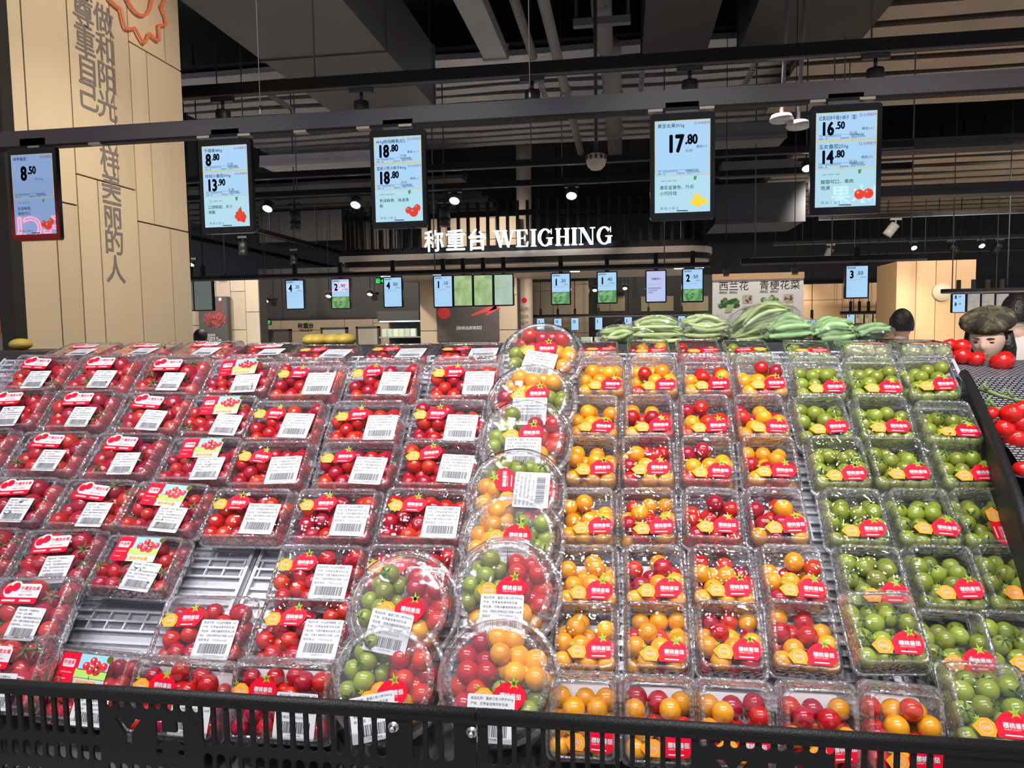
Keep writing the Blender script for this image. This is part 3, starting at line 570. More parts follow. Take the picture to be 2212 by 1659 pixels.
def wallchars(chars, ctrs, size):
    for ch, (px, py) in zip(chars, ctrs):
        p = atX(px, py, PX); a = MB(); a.text(ch, size, 0, -size*.38, .001, 0, align='CENTER', bold=.012)
        a.build('lettering', mat('pillar_lettering', (.24, .21, .20), .6), pil, Pi @ T((PX+.001, p[1], p[2])) @ FX)
wallchars('做和阳光一样美丽的人', [(223, 42), (226, 104), (229, 166), (231, 228), (232, 286), (236, 344), (239, 402), (242, 462), (245, 520), (249, 581)], .144)
wallchars('德尊重自己', [(174, -36), (178, 24), (182, 84), (185, 146), (189, 206)], .144)
m_ = MB(); lp = atX(288, -22, PX); P_ = []
for i in range(121):
    a_ = 2*math.pi*i/120; k = i/120*11 % 1; rr = .20+.055*(1-abs(2*k-1))
    P_.append((PX+.02, lp[1]+rr*math.cos(a_), lp[2]+rr*math.sin(a_)))
m_.tube(P_, .008, 6, caps=False)
m_.tube([(PX+.02, lp[1]+.12*math.cos(R(a_)), lp[2]+.03+.15*math.sin(R(a_))) for a_ in range(150, 400, 8)], .008, 6)
m_.tube([(PX+.02, lp[1]+.05*math.cos(R(a_)), lp[2]+.05+.05*math.sin(R(a_))) for a_ in range(180, 361, 12)], .008, 6)
m_.build('emblem', mat('copper_neon_tube', (.55, .14, .06), .35, emit=(.9, .22, .08), es=.25), pil, Pi)
# ================================================================== near rail and the price screens under it
SCR = mat('screen_blue_white', (.02, .02, .02), .02, emit=(.42, .68, .96), es=.95); SCR2 = mat('screen_pale_blue', (.02, .02, .02), .02, emit=(.46, .75, .88), es=.95)
SCRD = mat('screen_dim_blue', (.02, .02, .02), .02, emit=(.24, .36, .62), es=.95)
GLD = mat('screen_gold_line', (.5, .4, .1), .5, emit=(.55, .5, .22), es=.6); SINK = mat('screen_ink', (.004, .006, .012), .9, spec=0); SRED = mat('screen_logo_red', (.5, .03, .04), .9, spec=0); SGRY = mat('screen_grey', (.08, .12, .2), .9, spec=0)
PR = mat('screen_tomato_red', (.5, .03, .02), .9, spec=0, emit=(.65, .06, .03), es=.7); PG = mat('screen_leaf_green', (.03, .2, .05), .9, spec=0, emit=(.10, .42, .12), es=.5); PY_ = mat('screen_fruit_yellow', (.6, .4, .02), .9, spec=0, emit=(.85, .55, .03), es=.8); BEZ = mat('screen_bezel', (.006, .006, .008), .15, spec=.35)
SM = [SCR, SCR2, GLD, SINK, SRED, SGRY, PR, PG, PY_, SCRD]
def price(mb, w, x0, yt, h, name, big, dec, unit, k=1.0, sugar=None, bc=True):
    """one price card: x0 left edge, yt top edge, h height (metres)"""
    z = .0012; s = w
    mb.text(name, s*.082, x0+s*.05, yt-s*.125, z, 3, bold=.006, sx=min(1, .62*w/(glyphs(name)[2]*s*.082)))
    mb.ring(x0+s*.735, yt-s*.07, s*.026, s*.007, z, 4, 12); mb.text('永辉超市', s*.056, x0+s*.77, yt-s*.09, z, 4)
    bs = h*.64*k; bw = glyphs(big)[2]*bs*.70
    xb = x0+s*(.08 if k == 1 else .22); yb = yt-s*.155-bs*.72-(h*.10 if k < 1 else 0)
    mb.text(big, bs, xb, yb, z, 3, sx=.70, bold=.04); mb.text('.'+dec, bs*.55, xb+bw+s*.03, yb+bs*.31, z, 3, sx=.75, bold=.04)
    mb.text(unit, s*.06, x0+s*.55, yb-s*.01, z, 3)
    if sugar: mb.text(sugar, s*.055, x0+s*.94, yb+s*.06, z, 3, align='RIGHT')
    mb.rect(x0+s*.05, yt-h+s*.105, x0+s*.80, yt-h+s*.109, z, 5)
    mb.text('产地：甘肃省张掖市民乐县', s*.036, x0+s*.05, yt-h+s*.07, z, 3, sx=.85); mb.text('规格：盒', s*.036, x0+s*.05, yt-h+s*.028, z, 3)
    mb.text('监督电话：12315', s*.036, x0+s*.40, yt-h+s*.028, z, 3); mb.text('郑州市市场监督管理局', s*.034, x0+s*.58, yt-h+s*.045, z, 3, sx=.7)
    q = random.Random(len(name)); x = x0+s*.56
    while x < x0+s*.78: mb.rect(x, yt-h+s*.075, x+s*.006, yt-h+s*.098, z, 3); x += s*q.choice((.009, .013))
def fruits(mb, kind, cx, cy, s):
    if kind == 'plum':
        for i, (dx, dy) in enumerate(((0, .5), (-.35, .35), (.35, .3), (-.1, .1), (-.5, 0), (.2, 0), (.55, -.05), (-.25, -.3), (.15, -.35), (.4, -.45), (0, .75))): mb.disc(cx+dx*s, cy+dy*s, s*.24, .0012+i*.00003, 6, 14, ry=s*.3)
        for dx, dy in ((.1, .95), (-.2, .6), (.3, .2), (-.05, -.05)): mb.flat([(cx+dx*s, cy+dy*s), (cx+dx*s+.1*s, cy+dy*s+.25*s), (cx+dx*s-.12*s, cy+dy*s+.2*s)], .0018, 7)
    else:
        mi = {'tom': 6, 'yel': 8, 'two': 6}[kind]; C_ = {'tom': ((-.55, .1, .42), (.5, .35, .42), (.05, -.15, .55)), 'yel': ((-.2, .4, .33), (-.55, -.1, .33), (.1, 0, .36), (.55, -.1, .33), (-.1, -.4, .3)), 'two': ((-.4, 0, .5), (.45, .05, .5))}[kind]
        for i, (dx, dy, r) in enumerate(C_):
            mb.disc(cx+dx*s, cy+dy*s, s*r, .0012+i*.00003, mi, 18); mb.disc(cx+dx*s-s*r*.3, cy+dy*s+s*r*.4, s*r*.16, .0016, 0, 8)
            if mi == 6:
                for an in (50, 90, 130): mb.flat([(cx+dx*s-.04*s, cy+(dy+r*.8)*s), (cx+dx*s+.04*s, cy+(dy+r*.8)*s), (cx+dx*s+.3*s*math.cos(R(an)), cy+(dy+r*.8)*s+.25*s*math.sin(R(an)))], .0017, 7)
def tip(mb, w, yt, yb, lines, kind, sc=.17):
    mb.text('小程序  扫码看  吃啥呢', w*.03, -w*.40, yt-w*.10, .0012, 5)
    for i, l in enumerate(lines): mb.text(l, w*.078, -w*.41, yt-w*.24-i*w*.105, .0012, 3, bold=.006)
    mb.text('商 品 小 贴 士', w*.055, -w*.40, yb+w*.06, .0012, 5); mb.flat([(w*.2, yt-.004), (w*.26, yt-.002), (w*.25, yt-.014), (w*.21, yt-.016)], .0012, 7); mb.flat([(-w*.1, yb+w*.02), (w*.1, yb+w*.015), (w*.1, yb+w*.035), (-w*.1, yb+w*.04)], .0012, 5)
    fruits(mb, kind, w*.30, yb+w*.20, w*sc)
RAILY = 2.40
def near_screen(corners, label, cards, tips, dim=False):
    (lx, ty), (rx, by) = corners; a = atY(lx, ty, RAILY-.03); b = atY(rx, by, RAILY-.03)
    w, h = b[0]-a[0], a[2]-b[2]; c = ((a[0]+b[0])/2, RAILY-.03, (a[2]+b[2])/2)
    t = thing('price_screen', label, 'screen', T((c[0], RAILY, c[2]-h/2)), 'price screens on the near rail'); M0 = T((0, -.03, h/2)) @ RX(math.pi/2)
    m = MB(); m.prism(rrect(w, h, .010, 1, 4), -.018, -.0006); m.prism(rrect(w-.004, h-.004, .009, 1, 4), -.0006, .0); m.build('housing', BEZ, t, M0)
    sw, sh = w*.855, h*.86; d = MB(); split = cards[-1]
    d.rect(-sw/2, -sh/2, sw/2, sh/2, .0006, 9 if dim else 1); yt = sh/2
    hc = split*sh/(len(cards)-1); lw = sw*.012
    for i, c_ in enumerate(cards[:-1]):
        d.rect(-sw/2, yt-hc, sw/2, yt, .0008, 2); d.rect(-sw/2+lw, yt-hc+lw, sw/2-lw, yt-lw, .0010, 9 if dim else 0); price(d, sw, -sw/2, yt, hc, *c_); yt -= hc
    tip(d, sw, yt, -sh/2, *tips); d.build('display', SM, t, M0)
    f = MB(); ztop = b[2]+h
    f.box((-.05, -.022, h-.002), (.05, -.006, h+.034)); f.build('mount_bracket', RAILM, t)
    return t
near_screen(((15, 322), (131, 518)), 'price screen showing 8.50 at the far left in front of the pillar', [('草莓番茄', '8', '50', '元/500g', .68), .55], (['色泽鲜艳，', '香甜可口'], 'tom'), True)
near_screen(((427, 303), (549, 502)), 'price screen showing 8.80 and 13.90 with plum tomatoes', [('千禧果480g', '8', '80', '元/盒'), ('玲珑小番茄500g', '13', '90', '元/盒'), .625], (['口感鲜甜、多汁', '爽脆'], 'plum'))
near_screen(((798, 283), (923, 491)), 'price screen showing 18.80 twice with three red tomatoes', [('400g枝纯糖果(红)', '18', '80', '元/盒', 1.0, '糖度≈12.3'), ('盒装三色小柿子400g', '18', '80', '元/份', 1.0, '糖度≈11'), .625], (['色泽鲜艳，味道清', '新'], 'tom'))
near_screen(((1404, 247), (1544, 472)), 'price screen showing 17.80 with yellow tomatoes', [('黄圣女果350g', '17', '80', '元/份', .68, '糖度≈11'), .60], (['果实呈黄色，外形', '小巧玲珑'], 'yel'))
near_screen(((1752, 229), (1902, 460)), 'price screen showing 16.50 and 14.80 at the right end of the rail', [('红黄双拼千禧小柿子（盒）', '16', '50', '元/盒', 1.0, '糖度≈11'), ('玉女番茄250g', '14', '80', '元/份', 1.0, '糖度≈11'), .60], (['酸甜可口，果肉', '饱满'], 'two'))
rz = [atY(x, y, RAILY)[2] for x, y in ((400, 272), (400, 304), (1600, 182), (1600, 222))]; rt_, rb_ = (rz[0]+rz[2])/2, (rz[1]+rz[3])/2
rl = thing('screen_rail', 'long dark grey rail holding the five near price screens', 'rail', T((0, RAILY, rb_)))
m_ = MB(); m_.box((-3.2, -.022, 0), (1.9, .022, rt_-rb_)); m_.build('beam', RAILM, rl)
m_ = MB(); m_.box((-3.2, -.024, -.008), (1.9, .010, 0)); m_.build('lower_channel', BLKM, rl)
for i, px in enumerate((85, 215, 448, 535, 655, 790, 880, 1415, 1525, 1762, 1868)):
    p = atY(px, 330-px*.065, RAILY); m_ = MB(); m_.box((p[0]-.022, -.028, -.011), (p[0]+.022, .0, -.003)); m_.build('clip', mat('beige_clip', (.45, .42, .33), .5), rl)
for px in (563, 1145): p = atY(px, 250, RAILY); m_ = MB(); m_.tube([(p[0], 0, rt_-rb_), (p[0], 0, 2.6)], .0015, 6); m_.tube([(p[0], 0, rt_-rb_), (p[0], 0, rt_-rb_+.04)], .004, 8); m_.build('suspension_wire', STEEL, rl)
# ================================================================== right: black mat with large tomatoes, black divider
MAT_ = mat('black_woven_mat', (.028, .029, .032), .45); nt = MAT_.node_tree
tc = nt.nodes.new('ShaderNodeTexCoord'); ck = nt.nodes.new('ShaderNodeTexBrick'); ck.inputs['Scale'].default_value = 36; ck.inputs['Color1'].default_value = (.36, .36, .39, 1); ck.inputs['Color2'].default_value = (.26, .26, .29, 1); ck.inputs['Mortar'].default_value = (.015, .015, .017, 1); ck.inputs['Mortar Size'].default_value = .07
nt.links.new(tc.outputs['Object'], ck.inputs['Vector']); nt.links.new(ck.outputs['Color'], nt.nodes['Principled BSDF'].inputs['Base Color'])
sx0, sx1 = 0.815, 1.75; a = MB(); nu, nv = 14, 16; vs = []; fs = []
for j in range(nv+1):
    v = j/nv; yy = 1.25+v*.87
    zz = 1.345+(yy-1.74)*.56 if yy < 1.95 else 1.463+(yy-1.95)*.19
    for i in range(nu+1): u = i/nu; vs.append((sx0+(sx1-sx0)*u, yy, zz+.006*math.sin(u*3.1)*(v)))
fs = [(j*(nu+1)+i, j*(nu+1)+i+1, (j+1)*(nu+1)+i+1, (j+1)*(nu+1)+i) for j in range(nv) for i in range(nu)]
a.add(vs, fs, 0, True); o = a.build('woven_mat', MAT_); tag(o, 'black woven mat draped over the right hand slope', 'mat')
a = MB(); a.box((0.96, 1.25, 0), (1.75, 2.12, .88)); a.prism([(1.25, .88), (2.12, .88), (2.12, 1.47), (1.95, 1.44), (1.25, 1.045)], 0.96, 1.75, M=MX); o = a.build('side_stand', STAND); tag(o, 'dark stand under the woven mat on the right', 'stand')
a = MB(); pts = [tuple(atY(px, py, Y)) for px, py, Y in ((2082, 818, 1.93), (2092, 834, 1.88), (2120, 893, 1.76), (2150, 965, 1.63), (2178, 1040, 1.52), (2204, 1110, 1.44), (2240, 1230, 1.34))]
a.tube([(p[0], p[1], p[2]+.012) for p in pts], .011, 8)
for i in range(len(pts)-1):
    p, q = pts[i], pts[i+1]; a.add([(p[0]+.004, p[1], p[2]), (q[0]+.004, q[1], q[2]), (q[0]+.004, q[1], q[2]-.10), (p[0]+.004, p[1], p[2]-.10), (p[0]-.004, p[1], p[2]), (q[0]-.004, q[1], q[2]), (q[0]-.004, q[1], q[2]-.10), (p[0]-.004, p[1], p[2]-.10)], [(0, 1, 2, 3), (7, 6, 5, 4), (0, 4, 5, 1), (3, 2, 6, 7)])
o = a.build('divider_rail', BLK); tag(o, 'black curved plastic divider between green tomatoes and woven mat', 'divider')
BIGR = mat('vine_tomato_red', (.62, .012, .008), .18, coat=.5)
bt = MB(); bt.lathe([(.0001, -.030), (.014, -.0295), (.027, -.022), (.035, -.008), (.036, .004), (.032, .017), (.022, .026), (.009, .0275), (.0001, .025)], 24); btm = bt.mesh('large_tomato', BIGR)
bc = MB()
for j in range(6):
    an = j*1.05; bc.add([(0, 0, .026), (.012*math.cos(an)-.003*math.sin(an), .012*math.sin(an)+.003*math.cos(an), .028), (.024*math.cos(an), .024*math.sin(an), .030), (.012*math.cos(an)+.003*math.sin(an), .012*math.sin(an)-.003*math.cos(an), .0285)], [(0, 1, 2, 3)])
bc.tube([(0, 0, .025), (.003, 0, .036)], .0025, 6); bcm = bc.mesh('calyx', CAL)
def big(px, py, Y, s, label, group, calyx=False):
    p = atY(px, py, Y); o = link('large_tomato', btm, None, T(p) @ RX(random.uniform(-.5, .3)) @ RY(random.uniform(-.5, .5)) @ Matrix.Scale(s, 4)); tag(o, label, 'tomato', group)
    if calyx: link('calyx', bcm, o)
big(2165, 781, 2.05, .82, 'large shiny red tomato alone on the mat, right of the face', 'large tomatoes on the mat')
big(2108, 776, 2.08, .62, 'large red tomato on the mat just below the chin', 'large tomatoes on the mat'); big(2078, 770, 2.10, .72, 'large red tomato at the left end of the mat top', 'large tomatoes on the mat'); big(2076, 750, 2.105, .66, 'large red tomato behind, above the mat edge', 'large tomatoes on the mat'); big(2050, 745, 2.11, .52, 'small red tomato farthest back beside the green boxes', 'large tomatoes on the mat')
VL = [(2186, 895, .70, 'upper'), (2205, 888, .70, 'top right'), (2168, 928, .66, 'left'), (2178, 940, .55, 'front left'), (2196, 948, .78, 'lowest'), (2206, 915, .72, 'right middle'), (2140, 893, .45, 'half hidden'), (2212, 950, .6, 'cropped'), (2208, 1015, .5, 'small lower')]
for px, py, s, w_ in VL: big(px, py, 1.74 if py < 1000 else 1.6, s, f'red vine tomato in the right edge cluster, {w_} one', 'vine tomatoes at the right edge', True)
VINE = mat('vine_green', (.16, .24, .08), .6, noise=(50, .25))
def vine(pts, label):
    a = MB(); P = [atY(px, py, Y) for px, py, Y in pts]; a.tube(P, [.0045]*len(P), 7)
    for i, p in enumerate(P):
        d = np.array([.012*(-1)**i, 0, .018]); a.tube([p, p+d], [.004, .0025], 6)
    o = a.build('vine_stem', VINE); tag(o, label, 'stem')
vine([(2118, 842, 1.82), (2135, 845, 1.80), (2160, 855, 1.78), (2190, 862, 1.77), (2215, 868, 1.76)], 'knobbly green vine stem lying along the top of the mat')
vine([(2128, 872, 1.78), (2150, 882, 1.76), (2175, 892, 1.74), (2200, 900, 1.72)], 'green vine stem holding the red cluster at the right')
# left edge produce and fruit behind
big(4, 778, 2.35, 1.0, 'orange red tomato cut by the left edge beside pink boxes', 'large tomatoes at the left edge'); big(2, 806, 2.2, .9, 'lower orange tomato at the left edge', 'large tomatoes at the left edge')
MEL = mat('yellow_melon_skin', (.62, .45, .08), .5, noise=(40, .2))
for i, (px, py, w_) in enumerate(((690, 741, 'left'), (722, 742, 'middle'), (748, 741, 'right'), (676, 745, 'leftmost small'), (46, 758, 'far left'))):
    p = atY(px, py, 2.5); p[2] = 1.552+.022; a = MB(); a.sphere((0, 0, 0), (.035, .045, .022), 18, 12); a.tube([(0, .044, 0), (.003, .052, .003)], .003, 6); o = a.build('yellow_melon', MEL, None, T(p)); tag(o, f'{w_} yellow melon lying behind the back row of boxes', 'melon', 'melons behind the boxes')
# ================================================================== bagged greens on the back shelf
BEAN = mat('bean_green', (.46, .58, .22), .45, vary=.3); LEAFG = mat('leek_green', (.30, .50, .20), .45, vary=.35)
def greens(cx, cy, wpx, hpx, Y, label, n, m, lean=0.0, seed=0):
    q = random.Random(seed); c = atY(cx, cy, Y); w = wpx/FPX*Y/2; h = hpx/FPX*Y/2
    ztop = c[2]+h; h = (ztop-1.553)/2; c[2] = 1.553+h
    t = thing('bagged_greens', label, 'bag of greens', T((c[0], c[1], c[2]-h)), 'bags of greens behind the boxes')
    for i in range(n):
        a = MB(); y = q.uniform(-.5, .5)*.12; z = h+q.uniform(-.75, .55)*h; x0 = -w*q.uniform(.45, .85); x1 = w*q.uniform(.45, .85); k = q.uniform(-.3, .6)*h; rr = q.uniform(.0055, .0085)*(1 if m is BEAN else 1.4)
        P = [(x0+(x1-x0)*s/5, y+.01*math.sin(s), max(.006, z+k*math.sin(math.pi*s/5)+lean*(s/5-.5)*2*h)) for s in range(6)]
        a.tube(P, [rr*.5, rr, rr, rr, rr*.9, rr*.4], 6); a.build('bean' if m is BEAN else 'stalk', m, t)
    a = MB(); nu, nv = 22, 11; vs = []; fs = []
    for j in range(nv+1):
        th = math.pi*j/nv
        for i in range(nu):
            ph = 2*math.pi*i/nu; r = 1+.10*q.uniform(-1, 1); vs.append((w*1.02*r*math.sin(th)*math.cos(ph), .085*r*math.sin(th)*math.sin(ph), max(.001, h+h*1.05*r*math.cos(th)+lean*w*.9*math.sin(th)*math.cos(ph)*h/w)))
    fs = [(j*nu+i, j*nu+(i+1) % nu, (j+1)*nu+(i+1) % nu, (j+1)*nu+i) for j in range(nv) for i in range(nu)]
    a.add(vs, fs); a.build('plastic_bag', BAGP, t); return t
greens(1420, 707, 125, 46, 2.26, 'clear bag of pale green beans at the left, behind mixed boxes', 30, BEAN, 0, 1)
greens(1520, 706, 110, 50, 2.28, 'clear bag of plump green beans, second from left', 28, BEAN, 0, 2)
greens(1642, 696, 150, 72, 2.36, 'tallest clear bag of long beans, tilted up to the right', 40, BEAN, .45, 3)
greens(1700, 712, 110, 56, 2.27, 'clear bag of dark green stalks behind green boxes', 32, LEAFG, .1, 4)
greens(1790, 715, 90, 44, 2.28, 'clear bag of curved green stalks beside the flat green boxes', 24, LEAFG, .2, 5)
greens(1880, 718, 80, 34, 2.36, 'small clear bag of thin greens farthest right', 18, LEAFG, .3, 6)
greens(1335, 722, 90, 40, 2.3, 'crumpled clear bag of greens beside the top round bowl', 18, BEAN, .2, 7)
# ================================================================== the hall behind
def xz(px0, py0, px1, py1, Y):
    pm, qm = (px0+px1)/2, (py0+py1)/2
    return float(atY(px0, qm, Y)[0]), float(atY(px1, qm, Y)[0]), float(atY(pm, py1, Y)[2]), float(atY(pm, py0, Y)[2])   # x0,x1,z0,z1
BEIGE = wood('beige_wall_board', (.50, .40, .29), (.45, .36, .26), (4, 4, 1), .55); TAN = wood('tan_wood_board', (.60, .40, .22), (.53, .34, .18), (2, 2, 8), .5); GREYW = wood('grey_wood_board', (.42, .36, .29), (.36, .31, .25), (4, 4, 1), .55)
DKW = mat('black_wall', (.012, .013, .016), .5, noise=(4, .3)); DKG = mat('dark_grey_panel', (.05, .05, .055), .5, noise=(6, .2))
def boards(name, px0, py0, px1, py1, Y, m, bw=.30, bh=1.1, ground=True, seed=0):
    q = random.Random(seed); x0, x1, z0, z1 = xz(px0, py0, px1, py1, Y)
    if ground: z0 = 0.0
    w = MB(); w.box((x0, Y+.02, z0), (x1, Y+.25, z1)); wall = w.build(name, DKG); struct(wall)
    zl = max(z0, 1.05); x = x0; k = 0
    while x < x1-.02:
        xe = min(x+bw*q.choice((.8, 1, 1.3)), x1); z = zl-bh*q.random()
        while z < z1:
            a, b = max(z, zl), min(z+bh, z1)
            if b-a > .02: d = MB(); d.box((x+.004, Y, a+.004), (xe-.004, Y+.02, b-.004)); d.build('wall_board', m, wall)
            z += bh
        x = xe; k += 1
    if zl > z0: d = MB(); d.box((x0, Y, z0), (x1, Y+.02, zl)); d.build('lower_board', m, wall)
    return wall
m_ = MB(); m_.box((-14, 22, 0), (16, 22.2, 4.9)); struct(m_.build('wall_back', DKW))
boards('wall_left', 330, 602, 560, 742, 10.0, GREYW, .28, .55, seed=1)
x0, x1, z0, z1 = xz(560, 596, 905, 688, 12.0); m_ = MB(); m_.box((x0, 12, z0), (x1, 12.3, z1+.15)); struct(m_.build('wall_bulkhead', DKW))
boards('wall_middle', 560, 688, 905, 742, 12.05, BEIGE, .5, .5, seed=2)
boards('wall_right', 1150, 608, 1272, 742, 14.0, BEIGE, .5, .9, seed=3)
x0, x1, z0, z1 = xz(1272, 596, 1560, 742, 15.0); m_ = MB(); m_.box((x0, 15, 0), (x1, 15.2, z1)); wl = struct(m_.build('wall_deli', DKW))
MESHM = mat('brass_mesh', (.30, .25, .16), .4, metal=.6, bump=(60, .8))
for a, b in ((1290, 1350), (1385, 1455), (1470, 1530)): x0, x1, z0, z1 = xz(a, 640, b, 672, 14.95); m_ = MB(); m_.box((x0, 14.95, z0), (x1, 15, z1)); m_.build('mesh_panel', MESHM, wl)
boards('wall_far_right', 1735, 612, 1895, 735, 13.5, TAN, .8, 1.4, seed=4)
boards('wall_fruit', 1760, 672, 2360, 742, 15.0, TAN, .9, .8, seed=5)
# --- vegetable pillar with poster, round column
vp = thing('poster_pillar', 'beige panelled pillar with dark vegetable poster behind the four screens', 'pillar', T((0, 10.6, 0)))
x0, x1, z0, z1 = xz(905, 470, 1117, 742, 10.6); xa, xb = x0, x1
m_ = MB(); m_.box((x0, .02, 0), (x1, 1.2, z1)); m_.build('core', DKG, vp)
q = random.Random(3); xs = [x0, x0+.30, x0+.42, x1-.42, x1-.30, x1]
for i in range(5):
    z = 0
    while z < z1:
        h = min(q.choice((.5, .8, .3)), z1-z); d = MB(); d.box((xs[i]+.005, 0, z+.005), (xs[i+1]-.005, .02, z+h-.005)); d.build('wood_panel', BEIGE, vp); z += h
pw = mat('poster_dark_wood', (.060, .052, .050), .5, noise=(3, .5, (1, 1, 14)))
px_, pX, pz, pZ_ = xz(943, 556, 1077, 737, 10.58); po = thing('vegetable_poster', 'dark wood-grain poster with tomatoes, carrots and curved white lettering', 'poster', T(((px_+pX)/2, 10.58, pz)))
w, h = pX-px_, pZ_-pz; m_ = MB(); m_.box((-w/2, -.01, 0), (w/2, .015, h)); m_.build('sheet', pw, po)
d = MB(); sc = w/134
def pp(px, py): return ((px-1010)*sc, (737-py)*sc)
PRM = [mat('poster_red', (.60, .04, .03), .4), WHT]; PPM = T((0, -.012, 0)) @ RX(math.pi/2)
x, y = pp(959, 676); d.disc(x, y, 14*sc, .0, 0, 20, ry=13*sc); d.build('tomato_picture', PRM, po, PPM)
for (a, b, c_, e) in ((1018, 683, 1072, 664), (1050, 682, 1090, 664)):
    d = MB(); x, y = pp(a, b); X, Y_ = pp(min(c_, 1076), e); nx, ny = -(Y_-y), X-x; L = math.hypot(nx, ny); nx, ny = nx/L*sc*6, ny/L*sc*6
    d.flat([(x-nx*.3, y-ny*.3), (X-nx, Y_-ny), (X+nx, Y_+ny), (x+nx*.3, y+ny*.3)], .001, 0); d.build('carrot_picture', PRM, po, PPM)
d = MB()
d.text('【新鲜品质蔬菜】', sc*8, 0, pp(0, 712)[1], .001, 1, align='CENTER', bold=.02)
txt = 'FRESH QUALITY VEGETABLES'
for i, ch in enumerate(txt):
    an = R(138-96*i/(len(txt)-1)); rr_ = 78*sc; cx_, cy_ = pp(1008, 652); Mt = T((cx_+rr_*math.cos(an), cy_+rr_*math.sin(an), .001)) @ RZ(an-math.pi/2); d.text(ch, sc*10, 0, 0, 0, 1, align='CENTER', bold=.02, M=Mt)
d.build('lettering', PRM, po, PPM)
x0, x1, z0, z1 = xz(1117, 560, 1149, 742, 10.9); rcl = thing('round_column', 'round pale column with faint printed logo beside the poster pillar', 'column', T(((x0+x1)/2, 11.0, 0)))
m_ = MB(); m_.lathe([((x1-x0)/2, 0), ((x1-x0)/2, 4.8)], 28, close=True); m_.build('shaft', mat('pale_column', (.62, .50, .40), .5, noise=(4, .1)), rcl)
d = MB(); k = (x1-x0)/32
d.disc(.0, 0, 6*k, .0, 0, 16); d.text('品质', 9*k, 0, -22*k, 0, 1, align='CENTER'); d.text('生活', 9*k, 0, -38*k, 0, 1, align='CENTER'); d.text('超市', 9*k, 0, -52*k, 0, 1, align='CENTER')
d.build('logo_print', [STR, GREYINK], rcl, T((0, -(x1-x0)/2-.01, float(atY(1133, 649, 10.9)[2]))) @ RX(math.pi/2))
# --- weighing island canopy
IY = 8.5; x0, x1, z0, z1 = xz(727, 541, 1546, 560, IY); isl = thing('weighing_canopy', 'pale canopy ringed with black slats carrying the lit weighing sign', 'canopy', T((0, IY, z0)))
FAS = mat('canopy_fascia', (.52, .44, .36), .5, noise=(2, .06)); D_ = 2.6
out = []
for cx_, cy_, a0 in ((x1-.35, .35, -90), (x1-.35, D_-.35, 0), (x0+.10, D_-.10, 90), (x0+.10, .10, 180)):
    rr_ = .35 if cx_ > 0 else .10
    for i in range(7): a_ = R(a0+15*i); out.append((cx_+rr_*math.cos(a_), cy_+rr_*math.sin(a_)))
m_ = MB(); m_.prism(out, .03, z1-z0); m_.build('fascia', FAS, isl)
m_ = MB(); m_.prism([(x*.985, .02+y*.985) for x, y in out], -.03, .03); m_.build('shadow_gap', BLKM, isl)
m_ = MB(); m_.prism([(x*.97, .06+y*.96) for x, y in out], -.06, -.03); m_.build('soffit', FAS, isl)
LENS = mat('lamp_lens', (1, 1, 1), .3, emit=(1.0, .95, .86), es=22)
for px in (800, 920, 1060, 1235, 1330, 1475, 1520): p = atY(px, 580, IY+.5); m_ = MB(); m_.lathe([(.05, -.005), (.05, .0), (.0001, .0)], 16); m_.lathe([(.06, -.006), (.06, .001), (.05, .001), (.05, -.006)], 16, 0); m_.build('downlight', LENS, isl, T((p[0], .5+(px % 3)*.3, -.066)))
zt = float(atY(1100, 432, IY)[2]); n = 36
for i in range(n+1):
    x = x0+.08+(x1-x0-.2)*i/n; m_ = MB(); m_.box((x-.016, .04, z1-z0), (x+.016, .09, zt-z0)); m_.build('slat', BLKM, isl)
for i in range(1, 18):
    for x in (x0+.08, x1-.12): m_ = MB(); m_.box((x-.025, .05+i*.14-.016, z1-z0), (x+.025, .05+i*.14+.016, zt-z0)); m_.build('slat', BLKM, isl)
for zz in (zt-z0-.16, z1-z0+.02): m_ = MB(); m_.box((x0+.06, .09, zz), (x1-.1, .12, zz+.06)); m_.build('slat_bar', BLKM, isl)
m_ = MB(); m_.box((x0+.04, .03, z1-z0), (x1-.08, .10, z1-z0+.05)); m_.build('base_rail', BLKM, isl)
sgn = thing('weighing_sign', 'glowing white lettering reading 称重台 WEIGHING on the canopy edge', 'sign', T((0, IY-.02, z1+.04)))
LIT = mat('lit_letters', (.9, .95, 1), .4, emit=(.80, .90, 1.0), es=3.0)
